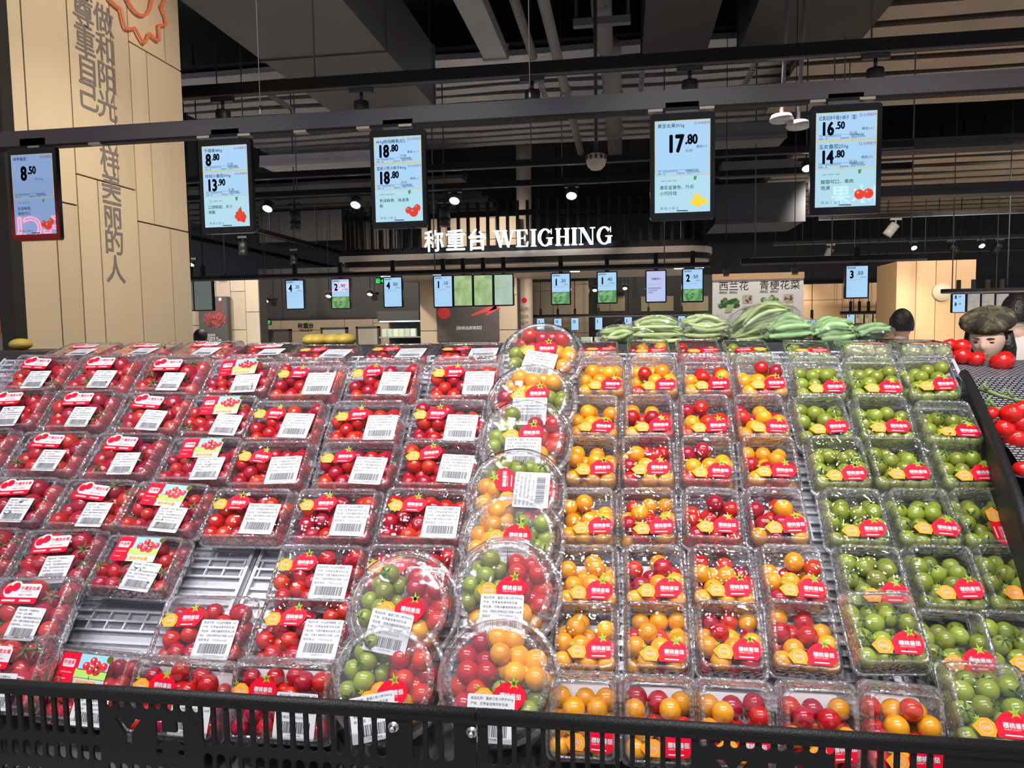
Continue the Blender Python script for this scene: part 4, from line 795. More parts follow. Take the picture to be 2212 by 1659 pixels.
def serif(ch):
    B = []; t, n_, s = .20, .055, .045
    def r(x0, y0, x1, y1): B.append([(x0, y0), (x1, y0), (x1, y1), (x0, y1)])
    def stem(x): r(x, 0, x+t, 1); r(x-.07, 0, x+t+.07, s); r(x-.07, 1-s, x+t+.07, 1)
    if ch == 'I': stem(.09); w = .38
    elif ch == 'H': stem(.09); stem(.60); r(.2, .48, .7, .48+n_); w = .89
    elif ch == 'E':
        stem(.09); r(.1, 0, .72, n_); r(.1, 1-n_, .70, 1); r(.2, .48, .54, .48+n_); B.append([(.72, 0), (.76, .30), (.72, .30), (.60, .05)]); B.append([(.70, 1), (.72, .72), (.68, .72), (.58, .95)]); r(.52, .36, .56, .66); w = .82
    elif ch == 'N':
        r(.12, 0, .12+n_, 1); r(.02, 0, .28, s); r(.0, 1-s, .30, 1); B.append([(.08, 1), (.32, 1), (.86, 0), (.66, 0)]); r(.80, 0, .80+n_, 1); r(.68, 1-s, .98, 1); w = 1.0
    elif ch == 'W':
        B.append([(.08, 1), (.30, 1), (.50, .0), (.38, .0)]); B.append([(.62, 1), (.68, 1), (.47, .0), (.41, .0)]); B.append([(.55, 1), (.77, 1), (.97, 0), (.85, 0)]); B.append([(1.16, 1), (1.22, 1), (.95, 0), (.89, 0)]); r(.0, 1-s, .40, 1); r(.48, 1-s, .84, 1); r(1.06, 1-s, 1.32, 1); w = 1.30
    elif ch == 'G':
        N = 26; cx, cy = .45, .5
        for i in range(N):
            a0, a1 = R(42+(292)*i/N), R(42+(292)*(i+1)/N)
            def pt(a, k):
                th = t*(abs(math.cos(a))**1.0)*.9+n_*abs(math.sin(a)); ro = (.44, .52); return (cx+(ro[0]-k*th)*math.cos(a), cy+(ro[1]-k*min(th, .2))*math.sin(a))
            B.append([pt(a0, 0), pt(a1, 0), pt(a1, 1), pt(a0, 1)])
        r(.64, .06, .64+t, .46); r(.52, .44, .92, .44+s); B.append([(.80, .70), (.84, .70), (.84, .99), (.80, .99)]); w = .98
    return B, w
xs_ = float(atY(1066, 512, IY-.02)[0]); xe_ = float(atY(1325, 512, IY-.02)[0]); hh = .19
tot = sum(serif(c)[1] for c in 'WEIGHING')+.06*7; kx = (xe_-xs_)/tot; x = xs_
for ch in 'WEIGHING':
    B, w_ = serif(ch); m_ = MB()
    for P in B: m_.prism([(a*kx, b*hh) for a, b in P], 0, .03)
    m_.build('letter', LIT, sgn, T((x, 0, 0)) @ RX(math.pi/2)); x += (w_+.06)*kx
for ch, px in zip('称重台', (918, 964, 1010)):
    a = MB(); xx = float(atY(px, 520, IY)[0]); a.text(ch, .262, 0, .008, .03, 0, sx=.92, bold=.014); a.build('letter', LIT, sgn, T((xx, 0, -.01)) @ RX(math.pi/2))
# --- far screens on the second rail
def hang_screen(px0, py0, px1, py1, Y, label, rows, pic=None, group='screens on the far rail', bg=None, rod=False):
    x0, x1, z0, z1 = xz(px0, py0, px1, py1, Y); w, h = x1-x0, z1-z0
    t = thing('price_screen', label, 'screen', T(((x0+x1)/2, Y, z0)), group)
    m = MB(); m.prism(rrect(w, h, .01, 1, 2), -.04, 0); m.build('housing', BEZ, t, T((0, 0, h/2)) @ RX(math.pi/2))
    m = MB(); m.box((-.02, .0, h), (.02, .03, h+.16)); m.build('mount', BLKM, t)
    if rod: m = MB(); m.tube([(0, .015, h+.1), (0, .015, 4.88-z0)], .006, 6); m.build('drop_rod', BLKM, t)
    d = MB(); sw, sh = w*.88, h*.92; d.rect(-sw/2, -sh/2, sw/2, sh/2, .002, 0 if bg is None else 1)
    for s, sz, x, y, mi in rows: d.text(s, sz*sw, x*sw, y*sh, .004, {3: 2, 4: 3}.get(mi, 2), sx=.75 if s[:1].isdigit() else 1, bold=.04 if s[:1].isdigit() else .01)
    if pic is not None: d.rect(-sw/2, -sh/2, sw/2, -sh/2+sh*pic[1], .003, 4)
    d.rect(-sw*.45, sh*.06, sw*.2, sh*.064, .004, 2)
    d.build('display', [SCR if bg is None else bg, bg or SCR, SINK, SRED, pic[0] if pic else PG], t, T((0, -.002, h/2)) @ RX(math.pi/2)); return t
def pict(name, c1, c2, sc=6, es=.8):
    if name in MATS: return MATS[name]
    m = mat(name, (.02, .02, .02), .1, emit=c1, es=es); nt = m.node_tree; n = nt.nodes.new('ShaderNodeTexNoise'); n.inputs['Scale'].default_value = sc; n.inputs['Detail'].default_value = 3; n.inputs['Distortion'].default_value = 1.5
    r = nt.nodes.new('ShaderNodeValToRGB'); r.color_ramp.elements[0].position = .35; r.color_ramp.elements[1].position = .65; r.color_ramp.elements[0].color = (*c1, 1); r.color_ramp.elements[1].color = (*c2, 1)
    tc = nt.nodes.new('ShaderNodeTexCoord'); nt.links.new(tc.outputs['Object'], n.inputs['Vector']); nt.links.new(n.outputs[0], r.inputs[0]); nt.links.new(r.outputs[0], nt.nodes['Principled BSDF'].inputs['Emission Color']); return m
LEAFP = pict('picture_leafy_green', (.05, .25, .06), (.35, .65, .30), 16); CABP = pict('picture_cabbage', (.30, .48, .14), (.62, .80, .50), 4); CABP2 = pict('picture_cabbage_pale', (.45, .62, .45), (.62, .75, .68), 3); FRUP = pict('picture_orange_fruit', (.15, .18, .25), (.85, .55, .08), 7); GREYP = pict('screen_idle_grey', (.16, .19, .17), (.20, .23, .20), 2, .6)
FY = 7.2
def pr(a, b): return [(a, .52, -.35, .12, 3), ('.'+b, .26, -.35+.30*len(a)+.02, .22, 3), ('新鲜蔬菜', .10, -.46, .42, 3), ('元/500g', .08, .15, .13, 3)]
hang_screen(617, 604, 658, 669, FY, 'far price screen showing 4.20 with dark aubergines', pr('4', '20'))
hang_screen(715, 601, 757, 668, FY, 'far price screen showing 2.90 over a leafy picture', pr('2', '90'), (LEAFP, .40))
hang_screen(828, 597, 870, 665, FY, 'far price screen showing 4.50, left of the poster pillar', pr('4', '50'))
hang_screen(936, 594, 979, 665, FY, 'far price screen showing 1.10, first of the block of four', pr('1', '10'))
hang_screen(979, 593, 1022, 663, FY, 'screen with green cabbage leaf edge, second of the four', [], None, bg=CABP); hang_screen(1022, 592, 1066, 662, FY, 'screen with pale cabbage ribs, third of the four', [], None, bg=CABP); hang_screen(1066, 591, 1110, 661, FY, 'screen with misty pale cabbage, last of the four', [], None, bg=CABP2)
hang_screen(1190, 589, 1233, 659, FY, 'far price screen showing 1.20 over green leaves', pr('1', '20'), (LEAFP, .40)); hang_screen(1289, 586, 1334, 656, FY, 'far price screen showing 1.40 over green leaves', pr('1', '40'), (LEAFP, .40))
hang_screen(1394, 583, 1440, 654, FY, 'lilac white notice screen with a salad bowl icon', [('温馨提示', .13, -.25, .22, 4), ('购买蔬菜请到称重台', .08, -.42, -.08, 3), ('上班时间至称重', .07, -.42, -.15, 3), ('谢谢配合', .07, -.42, -.22, 3)], None, bg=mat('screen_lilac', (.02, .02, .02), .1, emit=(.55, .62, .95), es=.9))
hang_screen(1473, 579, 1520, 653, FY, 'far price screen showing 2.50 over green leaves, right of the notice', pr('2', '50'), (LEAFP, .38)); hang_screen(1825, 572, 1877, 645, FY, 'far price screen showing 3.50 right of the white signboard', pr('3', '50'))
hang_screen(408, 605, 418, 672, 8.0, 'narrow idle grey screen half hidden by the wood pillar', [], None, bg=GREYP, rod=True); hang_screen(418, 604, 460, 672, 8.0, 'idle grey screen beside the wood pillar, above the meat poster', [], None, bg=GREYP, rod=True)
def rail(px0, px1, py, pxm, Y, th, label, m=BLKM, zz=None):
    z = float(atY(pxm, py, Y)[2]) if zz is None else zz; a, b = float(atY(px0, py, Y)[0]), float(atY(px1, py, Y)[0])
    t = thing('hanging_rail', label, 'rail', T(((a+b)/2, Y, z)), 'hanging rails'); w = b-a
    d = MB(); d.box((-w/2, -.03, 0), (w/2, .03, th)); d.build('beam', m, t); d = MB(); d.box((-w/2, -.034, -.006), (w/2, -.022, .012)); d.build('lip', RAILM, t)
    for s in (-.42, .0, .42): d = MB(); d.tube([(w*s, 0, th), (w*s, 0, 4.85-z)], .006, 6); d.build('drop_rod', RAILM, t)
    return t
rail(404, 1535, 590, 1052, FY, .045, 'long black rail carrying the far vegetable price screens')
rail(1600, 2000, 566, 1850, FY, .06, 'short black rail above the 3.50 screen')
# small farthest screens
for i, (a, b, c_, d_, s) in enumerate(((1159, 687, 1177, 713, '1'), (1196, 687, 1214, 713, '11'), (1233, 686, 1251, 714, '12'), (1285, 685, 1302, 713, '2'), (1348, 684, 1366, 712, '2'), (1393, 683, 1409, 709, '2'), (1464, 682, 1481, 708, '4'), (1746, 690, 1762, 712, '5'), (1828, 672, 1847, 701, '5'), (1907, 684, 1921, 708, '59'), (1987, 681, 2004, 704, '6'), (2014, 667, 2034, 696, '19'), (2063, 680, 2080, 703, '15'), (2104, 678, 2124, 700, '9'))):
    hang_screen(a, b, c_, d_, 13.0, f'tiny distant price screen, {ORD[i] if i < 10 else ["eleventh", "twelfth", "thirteenth", "fourteenth"][i-10]} from left in the back row', [(s, .5, -.3, .1, 3)], None, 'distant price screens', rod=True)
for i, (a, b) in enumerate(((1847, 1866), (1867, 1885), (1886, 1905))): hang_screen(a, 672, b, 699, 13.0, f'small fruit picture screen, {ORD[i]} of three beyond the signboard', [], None, 'distant fruit picture screens', FRUP, True)
hang_screen(2056, 634, 2086, 676, 9.5, 'price screen showing 8.80 twice, above the woman in the hat', [('8', .42, -.35, .25, 3), ('.80', .2, -.05, .32, 3), ('8', .42, -.35, -.15, 3), ('.80', .2, -.05, -.08, 3)], None, 'right hand screens')
for i, (a, b) in enumerate(((2088, 2118), (2119, 2149), (2150, 2180))): hang_screen(a, 633, b, 674, 9.5, f'yellow fruit picture screen, {ORD[i]} of three above the woman', [], None, 'right hand screens', pict('picture_mango', (.30, .34, .45), (.80, .55, .18), 3))
rail(2034, 2320, 632, 2120, 9.5, .05, 'dark rail above the right hand fruit screens'); rail(1815, 2180, 676, 2000, 13.0, .05, 'thin distant rail over the fruit price screens'); rail(1140, 1500, 684, 1300, 13.0, .05, 'thin distant rail over the deli price screens')
# --- white cauliflower signboard
sx0, sx1, sz0, sz1 = xz(1539, 590, 1735, 700, 5.6); w, h = sx1-sx0, sz1-sz0
sb = thing('signboard', 'white hanging board with broccoli and cauliflower pictures and names', 'sign', T(((sx0+sx1)/2, 5.6, sz0)))
m_ = MB(); m_.box((-w/2, -.008, 0), (w/2, .008, h-.03)); m_.build('board', mat('signboard_white', (.80, .78, .74), .5), sb); m_ = MB(); m_.box((-w/2-.003, -.015, h-.045), (w/2+.003, .015, h)); m_.build('wood_batten', TAN, sb)
for s in (-.35, .40): m_ = MB(); m_.box((w*s-.02, -.02, h-.01), (w*s+.02, .02, h+.03)); m_.tube([(w*s, 0, h+.03), (w*s, 0, 4.88-sz0)], .003, 6); m_.build('clamp', BLK, sb)
d = MB(); u = w/196
def sp(px, py): return ((px-1637)*u, (700-py)*u)
d.text('西兰花', 22*u, *sp(1552, 622), .0, 0); d.text('青梗花菜', 22*u, *sp(1640, 622), .0, 0)
for px in (1553, 1575, 1641, 1663):
    x, y = sp(px+9, 628); d.flat([(x-9*u, y-2.5*u), (x+9*u, y-2.5*u), (x+9*u, y+2.5*u), (x-9*u, y+2.5*u)], .0, 5); d.text('新鲜可口', 4*u, x, y-1.4*u, .001, 0, align='CENTER')
SBM = [INK, mat('broccoli_dark', (.03, .12, .03), .6), mat('broccoli_mid', (.10, .26, .07), .6), mat('cauliflower_pale', (.42, .52, .30), .6), mat('stem_pale_green', (.40, .58, .22), .6), mat('pill_beige', (.55, .50, .42), .6), mat('dish_brown', (.22, .10, .05), .6), mat('dish_cream', (.6, .5, .35), .6)]
def sbp(name, d): d.build(name, SBM, sb, T((0, -.009, 0)) @ RX(math.pi/2))
sbp('lettering', d); q = random.Random(5)
for cx_, mi in ((1575, 1), (1664, 3)):
    d = MB()
    for i in range(26):
        a_ = q.uniform(-.4, math.pi+.4); r_ = q.uniform(4, 20); x, y = sp(cx_+r_*math.cos(a_)*1.05, 655-r_*math.sin(a_)*.75); d.disc(x, y, q.uniform(3.5, 5.5)*u, .0004+i*.00005, mi if i % 3 else 2, 9)
    x, y = sp(cx_-3, 672); X, Y_ = sp(cx_+4, 655)
    d.flat([(x-6*u, y), (x+7*u, y), (X+8*u, Y_), (X-8*u, Y_)], .0025, 4); sbp('broccoli_picture' if mi == 1 else 'cauliflower_picture', d)
for cx_, cy_ in ((1615, 644), (1615, 669), (1703, 644), (1703, 669)):
    d = MB(); x, y = sp(cx_, cy_); d.flat([(x+p[0], y+p[1]) for p in rrect(22*u, 19*u, 3*u, 1, 3)], .0005, 5)
    for i in range(9): d.disc(x+q.uniform(-7, 7)*u, y+q.uniform(-6, 6)*u, 2.6*u, .001+i*.0001, q.choice((1, 2, 6, 7)), 7)
    sbp('dish_picture', d)
# --- meat poster, weighing lettering, doors, exit signs, cold case
x0, x1, z0, z1 = xz(431, 641, 492, 742, 9.9); mp = thing('meat_poster', 'dark poster of raw meat reading creating a beautiful life', 'poster', T(((x0+x1)/2, 9.9, z0))); w, h = x1-x0, z1-z0
m_ = MB(); m_.box((-w/2, -.01, 0), (w/2, .09, h)); m_.build('sheet', mat('poster_slate', (.06, .06, .065), .5, noise=(5, .5)), mp)
d = MB(); q = random.Random(9); u = w/61
for i in range(60):
    a_, r_ = q.uniform(0, 6.28), q.uniform(0, 1)**.5; d.disc((4+22*r_*math.cos(a_))*u, (48+15*r_*math.sin(a_))*u, q.uniform(2, 4.5)*u, .0002*i, q.choice((0, 0, 1)), 8)
d.flat([(8*u, 62*u), (16*u, 60*u), (20*u, 84*u), (15*u, 88*u)], .002, 1); d.disc(17*u, 88*u, 3.5*u, .003, 2, 10)
MPM = [mat('meat_red', (.32, .045, .05), .5), mat('meat_dark', (.18, .03, .03), .5), WHT]; d.build('meat_picture', MPM, mp, T((0, -.011, 0)) @ RX(math.pi/2)); d = MB()
for s, y, z_ in (('创造美好生活', 15, 4.4), ('CREATING A', 9, 5.4), ('BEAUTIFUL LIFE', 4, 5.4)): d.text(s, z_*u*1.15, -26*u, y*u, .014, 2, bold=.03)
d.build('lettering', MPM, mp, T((0, -.011, 0)) @ RX(math.pi/2))
lt = thing('wall_lettering', 'dark wall lettering 称重台 WEIGHING on the beige middle wall', 'lettering', T(tuple(atY(660, 712, 12.04)))); d = MB(); u = 12/FPX
d.text('称重台', 13*u, 0, 4*u, 0, 0, align='CENTER', bold=.03); d.text('WEIGHING', 6.5*u, 0, -4*u, 0, 0, align='CENTER', bold=.03); d.build('letters', INK, lt, RX(math.pi/2))
for i, (a, b, c_, m) in enumerate(((565, 715, 625, mat('door_brown', (.13, .10, .09), .5)), (698, 711, 747, mat('door_white', (.55, .52, .48), .5)), (774, 709, 816, mat('door_cream', (.48, .44, .38), .5)))):
    x0, x1, z0, z1 = xz(a, b, c_, 742, 12.0); m_ = MB(); m_.box((x0, 11.99, 0), (x1, 12.06, z1)); o = struct(m_.build(f'door_{i+1}', m))
    m_ = MB()
    for bx0, bx1, bz0, bz1 in ((x0-.03, x0, 0, z1+.03), (x1, x1+.03, 0, z1+.03), (x0-.03, x1+.03, z1, z1+.03)): m_.box((bx0, 11.97, bz0), (bx1, 12.06, bz1))
    m_.build('door_frame', DKG, o); m_ = MB(); m_.tube([(x1-.12, 11.95, 1.0), (x1-.12, 11.95, 1.15)], .012, 8); m_.build('door_handle', STEEL, o)
EXG = mat('exit_green', (.02, .3, .06), .4, emit=(.03, .75, .16), es=1.4); EXD = mat('exit_dark', (.01, .06, .02), .4)
def exit_sign(px0, py0, px1, py1, Y, label, words):
    x0, x1, z0, z1 = xz(px0, py0, px1, py1, Y); w, h = x1-x0, z1-z0; t = thing('exit_sign', label, 'exit sign', T(((x0+x1)/2, Y, z0)))
    m_ = MB(); m_.box((-w/2, 0, 0), (w/2, .05, h)); m_.build('case', EXD, t); d = MB(); d.text(words, h*.8, 0, h*.18, 0, 0, align='CENTER', bold=.03, sx=min(1, w/(glyphs(words)[2]*h*.8)))
    d.build('symbols', EXG, t, T((0, -.003, 0)) @ RX(math.pi/2)); m_ = MB(); m_.tube([(0, .02, h), (0, .02, 4.88-z0)], .006, 6); m_.build('hanger', BLKM, t)
exit_sign(561, 690, 584, 702, 11.5, 'green exit sign reading EXIT on the wall by the bulkhead', '出口EXIT'); exit_sign(812, 599, 829, 613, 9.5, 'green exit sign with arrow left of the 4.50 screen', '出→')
x0, x1, z0, z1 = xz(816, 676, 906, 760, 11.0); cc = thing('cold_case', 'lit open chiller with white packs behind the back row', 'chiller', T(((x0+x1)/2, 11.0, 0))); w = x1-x0
m_ = MB(); m_.box((-w/2, .0, z1-.12), (w/2, .7, z1+.03)); m_.box((-w/2, .55, 0), (w/2, .7, z1)); m_.box((-w/2, 0, 0), (w/2, .7, .6)); m_.build('cabinet', DKG, cc)
m_ = MB(); m_.box((-w/2+.02, .05, z1-.135), (w/2-.02, .12, z1-.12)); m_.build('light_strip', mat('chiller_strip', (.8, .9, .9), .4, emit=(.75, .95, .95), es=5), cc)
PK = mat('chilled_pack', (.75, .85, .70), .4, vary=.3)
for j in range(2):
    zz = z1-.36-j*.26; m_ = MB(); m_.box((-w/2, .05, zz-.02), (w/2, .55, zz)); m_.build('shelf', TRAYM, cc)
    for i in range(6):
        m_ = MB(); m_.cbox((-.045, -.05, 0), (.045, .05, .12), .015); o = m_.build('chilled_pack', PK, None, T(((x0+x1)/2-w/2+.07+i*(w-.1)/6, 11.15, zz))); tag(o, f'{ORD[i]} white green pack from left on the chiller {"upper" if j == 0 else "lower"} shelf', 'pack', 'packs in the chiller')
# --- right hand tan bulkhead with round logo
x0, x1, z0, z1 = xz(1936, 566, 2108, 668, 10.8); tb = thing('tan_bulkhead', 'tan wood bulkhead block with round pale logo disc on the right', 'bulkhead', T(((x0+x1)/2, 10.8, 0))); w = x1-x0
q = random.Random(8)
for i in range(4): m_ = MB(); m_.box((-w/2+i*w/4+.004, 0, 0), (-w/2+(i+1)*w/4-.004, .8, z1+.02)); m_.build('wood_panel', TAN, tb)
p = atY(2038, 630, 10.75); m_ = MB(); m_.lathe([(.0001, .03), (.12, .03), (.125, .02), (.125, 0)], 28); m_.build('logo_disc', mat('logo_disc_pale', (.62, .55, .42), .4), tb, T((p[0]-(x0+x1)/2, -.0, p[2])) @ RX(math.pi/2))
# ================================================================== ceiling: ducts, pipes, metal deck, tracks
DUCT = mat('grey_duct', (.13, .13, .14), .45, noise=(1.5, .2)); DUCTD = mat('dark_duct', (.030, .030, .036), .55, noise=(1.5, .3)); LPIPE = mat('pale_pipe', (.20, .20, .21), .5, noise=(3, .2)); RIBM = mat('deck_rib_metal', (.60, .60, .65), .45, metal=.1, noise=(2, .25)); RIBW = mat('deck_rib_warm_light_tint', (.48, .40, .33), .55, noise=(2, .25))  # warm ribs have the warm bounce light tinted into their colour
def zx(px, py, Z): p = atZ(px, py, Z); return float(p[0]), float(p[1])
def ydduct(pxa, pxb, py0, py1, Z, hgt, m, label, name='air_duct', ystart=1.2, seams=True):
    """duct that runs away from the photographer; pxa..pxb is its underside's width at picture row py0"""
    xa = zx(pxa, py0, Z)[0]; xb = zx(pxb, py0, Z)[0]; ye = zx((pxa+pxb)/2, py1, Z)[1]
    t = thing(name, label, 'duct', T(((xa+xb)/2, ystart, Z))); w = xb-xa; L = ye-ystart; n = max(1, round(L/1.25))
    for i in range(n):
        d = MB(); d.box((-w/2, i*L/n+.006, 0), (w/2, (i+1)*L/n-.006, hgt)); d.build('duct_section', m, t)
        d = MB(); d.box((-w/2-.012, (i+1)*L/n-.012, -.012), (w/2+.012, (i+1)*L/n+.012, hgt+.01)); d.build('flange', m, t)
    return t
ydduct(392, 742, 2, 255, 3.65, .55, DUCT, 'broad grey air duct running back above the left screens', ystart=4.0)
ydduct(980, 1042, 2, 132, 3.75, .10, mat('pale_tray', (.33, .33, .36), .5, noise=(2, .1)), 'narrow pale cable tray near the top centre', 'cable_tray')
ydduct(1395, 1560, 2, 118, 3.9, .5, DUCTD, 'dark square duct at the top right of centre')
ydduct(1640, 1930, 2, 98, 3.9, .5, DUCTD, 'wide dark duct at the upper right')
def pipe(pts, r, m, label, name='pipe', cat='pipe', coll=True):
    t = thing(name, label, cat, T(pts[0])); P = [tuple(np.array(p)-np.array(pts[0])) for p in pts]; a = MB(); a.tube(P, r, 14); a.build('run', m, t)
    if coll:
        for k in (.35, .7): c = np.array(P[0])*(1-k)+np.array(P[-1])*k; dv = np.array(P[-1])-np.array(P[0]); dv = dv/np.linalg.norm(dv); a = MB(); a.tube([c-dv*.03, c+dv*.03], r*1.2, 14); a.build('coupling', m, t)
    return t
def ypipe(px, py0, py1, Z, r, m, label, ys=1.2, **k): x, y = zx(px, py0, Z); x2, y2 = zx(px, py1, Z); pipe([(x, ys, Z), (x, y2*1.0 if y2 > y else 9, Z)], r, m, label, **k)
ypipe(1112, 2, 125, 3.8, .035, LPIPE, 'thin pale pipe running back near the ceiling centre')
ypipe(1298, 2, 100, 3.9, .075, LPIPE, 'thick pale pipe above the hanging bracket')
ypipe(1325, 250, 330, 3.9, .09, LPIPE, 'thick pale pipe behind the near rail at centre right', ys=zx(1298, 104, 3.9)[1])
ypipe(1235, 250, 330, 3.7, .04, LPIPE, 'thin grey pipe beside the thick pipe at centre')
x, y = zx(1300, 55, 3.72); br = thing('pipe_bracket', 'dark angle bracket hung under the thick pipe', 'bracket', T((x, y, 3.72))); a = MB(); a.box((-.20, -.03, 0), (.20, .03, .05)); a.build('angle', DUCT, br)
for s in (-.18, .18): a = MB(); a.tube([(s, 0, .05), (s, 0, 1.15)], .012, 8); a.build('rod', DUCTD, br)
# wavy metal deck, ribs run across the picture
def deck(xa, xb, ya, yb, Z, step, m, label, wav=.03, seed=0):
    q = random.Random(seed); t = thing('metal_deck', label, 'ceiling deck', T((xa, ya, Z))); y = 0.0
    while y < yb-ya:
        a = MB(); n = 14; vs = []; fs = []; w = step*q.uniform(.55, .72)
        for i in range(n+1):
            xx = (xb-xa)*i/n; o = wav*math.sin(i*1.1+y*3+seed)+q.uniform(-.008, .008)
            vs += [(xx, y+o, .0), (xx, y+o+w, .0), (xx, y+o+w*.8, .07), (xx, y+o+w*.2, .07)]
        for i in range(n):
            b = i*4; fs += [(b, b+4, b+5, b+1), (b+1, b+5, b+6, b+2), (b+2, b+6, b+7, b+3), (b+3, b+7, b+4, b)]
        a.add(vs, fs); a.build('deck_rib', m, t); y += step
    a = MB(); a.box((0, 0, .10), (xb-xa, yb-ya, .12)); a.build('deck_plate', DUCTD, t); return t
deck(-5.2, 2.6, 7.3, 10.6, 4.25, .30, RIBM, 'wavy pale metal ceiling deck between the two rails')
deck(1.6, 8.0, 4.9, 9.0, 4.0, .42, RIBW, 'warm lit ribbed ceiling at the upper right', .015, 3)
deck(2.0, 9.5, 9.4, 14.5, 3.6, .5, RIBW, 'brownish ribbed ceiling above the right hand aisle', .02, 5)
deck(-8, -2.2, 10.2, 14.0, 3.7, .55, mat('deck_rib_grey', (.14, .14, .15), .6, noise=(2, .25)), 'grey ribbed ceiling above the left wall', .02, 6)
for i, (px, py, py2, Z) in enumerate(((575, 203, 245, 4.0), (885, 183, 232, 4.0), (1165, 175, 222, 4.0), (1388, 148, 210, 4.0), (1638, 130, 195, 4.0))):   # perforated struts
    x, y = zx(px, py, Z); t = thing('perforated_strut', f'perforated steel strut, {ORD[i]} from left under the metal deck', 'strut', T((x, y, Z)), 'struts under the deck')
    a = MB(); L = zx(px, py2, Z)[1]-y; a.box((-.025, 0, 0), (-.019, L, .03)); a.box((.019, 0, 0), (.025, L, .03)); a.box((-.025, 0, .028), (.025, L, .032)); n = 12
    for k in range(n+1): a.box((-.02, L*k/n-.012, -.002), (.02, L*k/n+.012, .001))
    a.build('channel', mat('galvanised', (.45, .47, .52), .4, metal=.5), t)
# --- lighting tracks and lamps
def track_x(px, py, Z, xa, xb, th, label, m=BLKM):
    Y = zx(px, py, Z)[1]; t = thing('light_track', label, 'light track', T(((xa+xb)/2, Y, Z)), 'ceiling light tracks'); w = xb-xa
    a = MB(); a.box((-w/2, -.022, 0), (w/2, .022, th)); a.build('track_body', m, t); a = MB(); a.box((-w/2, -.026, -.004), (w/2, -.018, .006)); a.build('track_lip', RAILM, t)
    for s in (-.44, -.15, .15, .44): a = MB(); a.tube([(w*s, 0, th), (w*s, 0, 4.88-Z)], .005, 6); a.build('drop_rod', RAILM, t)
    return Y
def track_y(px0, py0, px1, py1, Z, label):
    x, y0 = zx(px0, py0, Z); x2, y1 = zx(px1, py1, Z); t = thing('light_track', label, 'light track', T((x, y0, Z)), 'ceiling light tracks'); L = y1-y0
    a = MB(); a.box((-.03, 0, 0), (.03, L, .07)); a.build('track_body', BLKM, t); a = MB(); a.box((.026, 0, -.004), (.034, L, .006)); a.build('track_lip', RAILM, t)
    for s in (.1, .5, .9): a = MB(); a.tube([(0, L*s, .07), (0, L*s, 4.88-Z)], .005, 6); a.build('drop_rod', RAILM, t)
HEADD = mat('lamp_black', (.018, .018, .020), .4); HEADW = mat('lamp_pale', (.40, .38, .36), .5)
def lamp(P, label, r=.045, L=.14, tilt=(0, 0), lit=False, m=HEADD, drop=.05, rod=False):
    t = thing('track_spotlight', label, 'spotlight', T(P), 'track spotlights'); a = MB(); a.box((-.07, -.018, -.03), (.07, .018, 0)); a.build('adapter', m, t); a = MB(); a.tube([(0, 0, -.03), (0, 0, -.03-drop)], .010, 8); a.build('stem', m, t)
    if rod: a = MB(); a.tube([(0, 0, 0), (0, 0, 4.88-P[2])], .006, 6); a.build('drop_rod', m, t)
    Mh = T((0, 0, -.03-drop)) @ RX(R(tilt[0])) @ RY(R(tilt[1])); a = MB(); a.lathe([(.0001, .0), (r*.92, .0), (r, -.006), (r, -L*.55), (r*.97, -L*.56), (r, -L*.57), (r, -L), (r*.85, -L), (r*.80, -L+.015)], 20); a.build('head', m, t, Mh)
    a = MB(); a.lathe([(.0001, -L+.006), (r*.82, -L+.008)], 20); a.build('lens', LENS if lit else mat('lens_unlit', (.25, .24, .22), .2), t, Mh); return t
YA = track_x(1106, 168, 3.05, -5.5, 5.0, .075, 'thick black lighting track across the upper picture')
for i, px in enumerate((480, 780, 1150, 1490, 1890)): p = atY(px, 200, YA); lamp((p[0], YA, 3.05), f'dark cylinder spotlight on the upper track, {ORD[i]} from left', .045, .15)
YB = track_x(1106, 362, 3.0, -6.5, 2.3, .06, 'black lighting track just behind the near rail'); YC = track_x(1106, 404, 3.0, -6.5, 2.6, .06, 'black lighting track with bright lamps above the sign')
for i, px in enumerate((580, 770, 983, 1235)): p = atY(px, 400, YC); lamp((p[0], YC, 3.0), f'bright round lamp above the weighing sign, {ORD[i]} from left', .058, .08, (-38, 0), True, drop=.03)
track_y(404, 517, 725, 592, 3.0, 'black track running back on the left, lower one'); track_y(553, 503, 738, 562, 3.0, 'black track running back on the left toward the canopy')
for i, (px, py, Z) in enumerate(((524, 510, 3.0), (635, 538, 3.0), (636, 440, 3.0), (960, 432, 3.0))): x, y = zx(px, py, Z); lamp((x, y, Z), f'small black hanging spotlight {["left of the canopy, near", "left of the canopy, lower", "left of the canopy, upper", "behind the first sign letter"][i]}', .06, .20, rod=True)
YR = []
for i, (py, lab) in enumerate(((470, 'nearest'), (522, 'second'), (548, 'third'), (590, 'farthest'))): YR.append(track_x(1950, py, 3.0, 2.6, 11.0, .06, f'black lighting track over the right aisle, {lab}'))
for i, (px, k) in enumerate(((1972, 1), (2118, 1), (1995, 2), (1818, 3), (1915, 3), (2106, 3), (1745, 3), (2000, 3), (2210, 3))): p = atY(px, 520, YR[k]); lamp((p[0], YR[k], 3.0), f'glowing spotlight over the right aisle, {ORD[i]} lit one', .055, .09, (-45, 0), True, drop=.03)
for i, (px, k, tl) in enumerate(((1935, 0, 35), (2055, 1, -40), (1795, 1, 20), (2160, 1, 25))): p = atY(px, 480, YR[k]); lamp((p[0], YR[k], 3.0), f'{"pale" if i % 2 == 0 else "black"} tilted spotlight over the right aisle, {ORD[i]} unlit one', .06, .18, (10, tl), False, HEADW if i % 2 == 0 else HEADD)
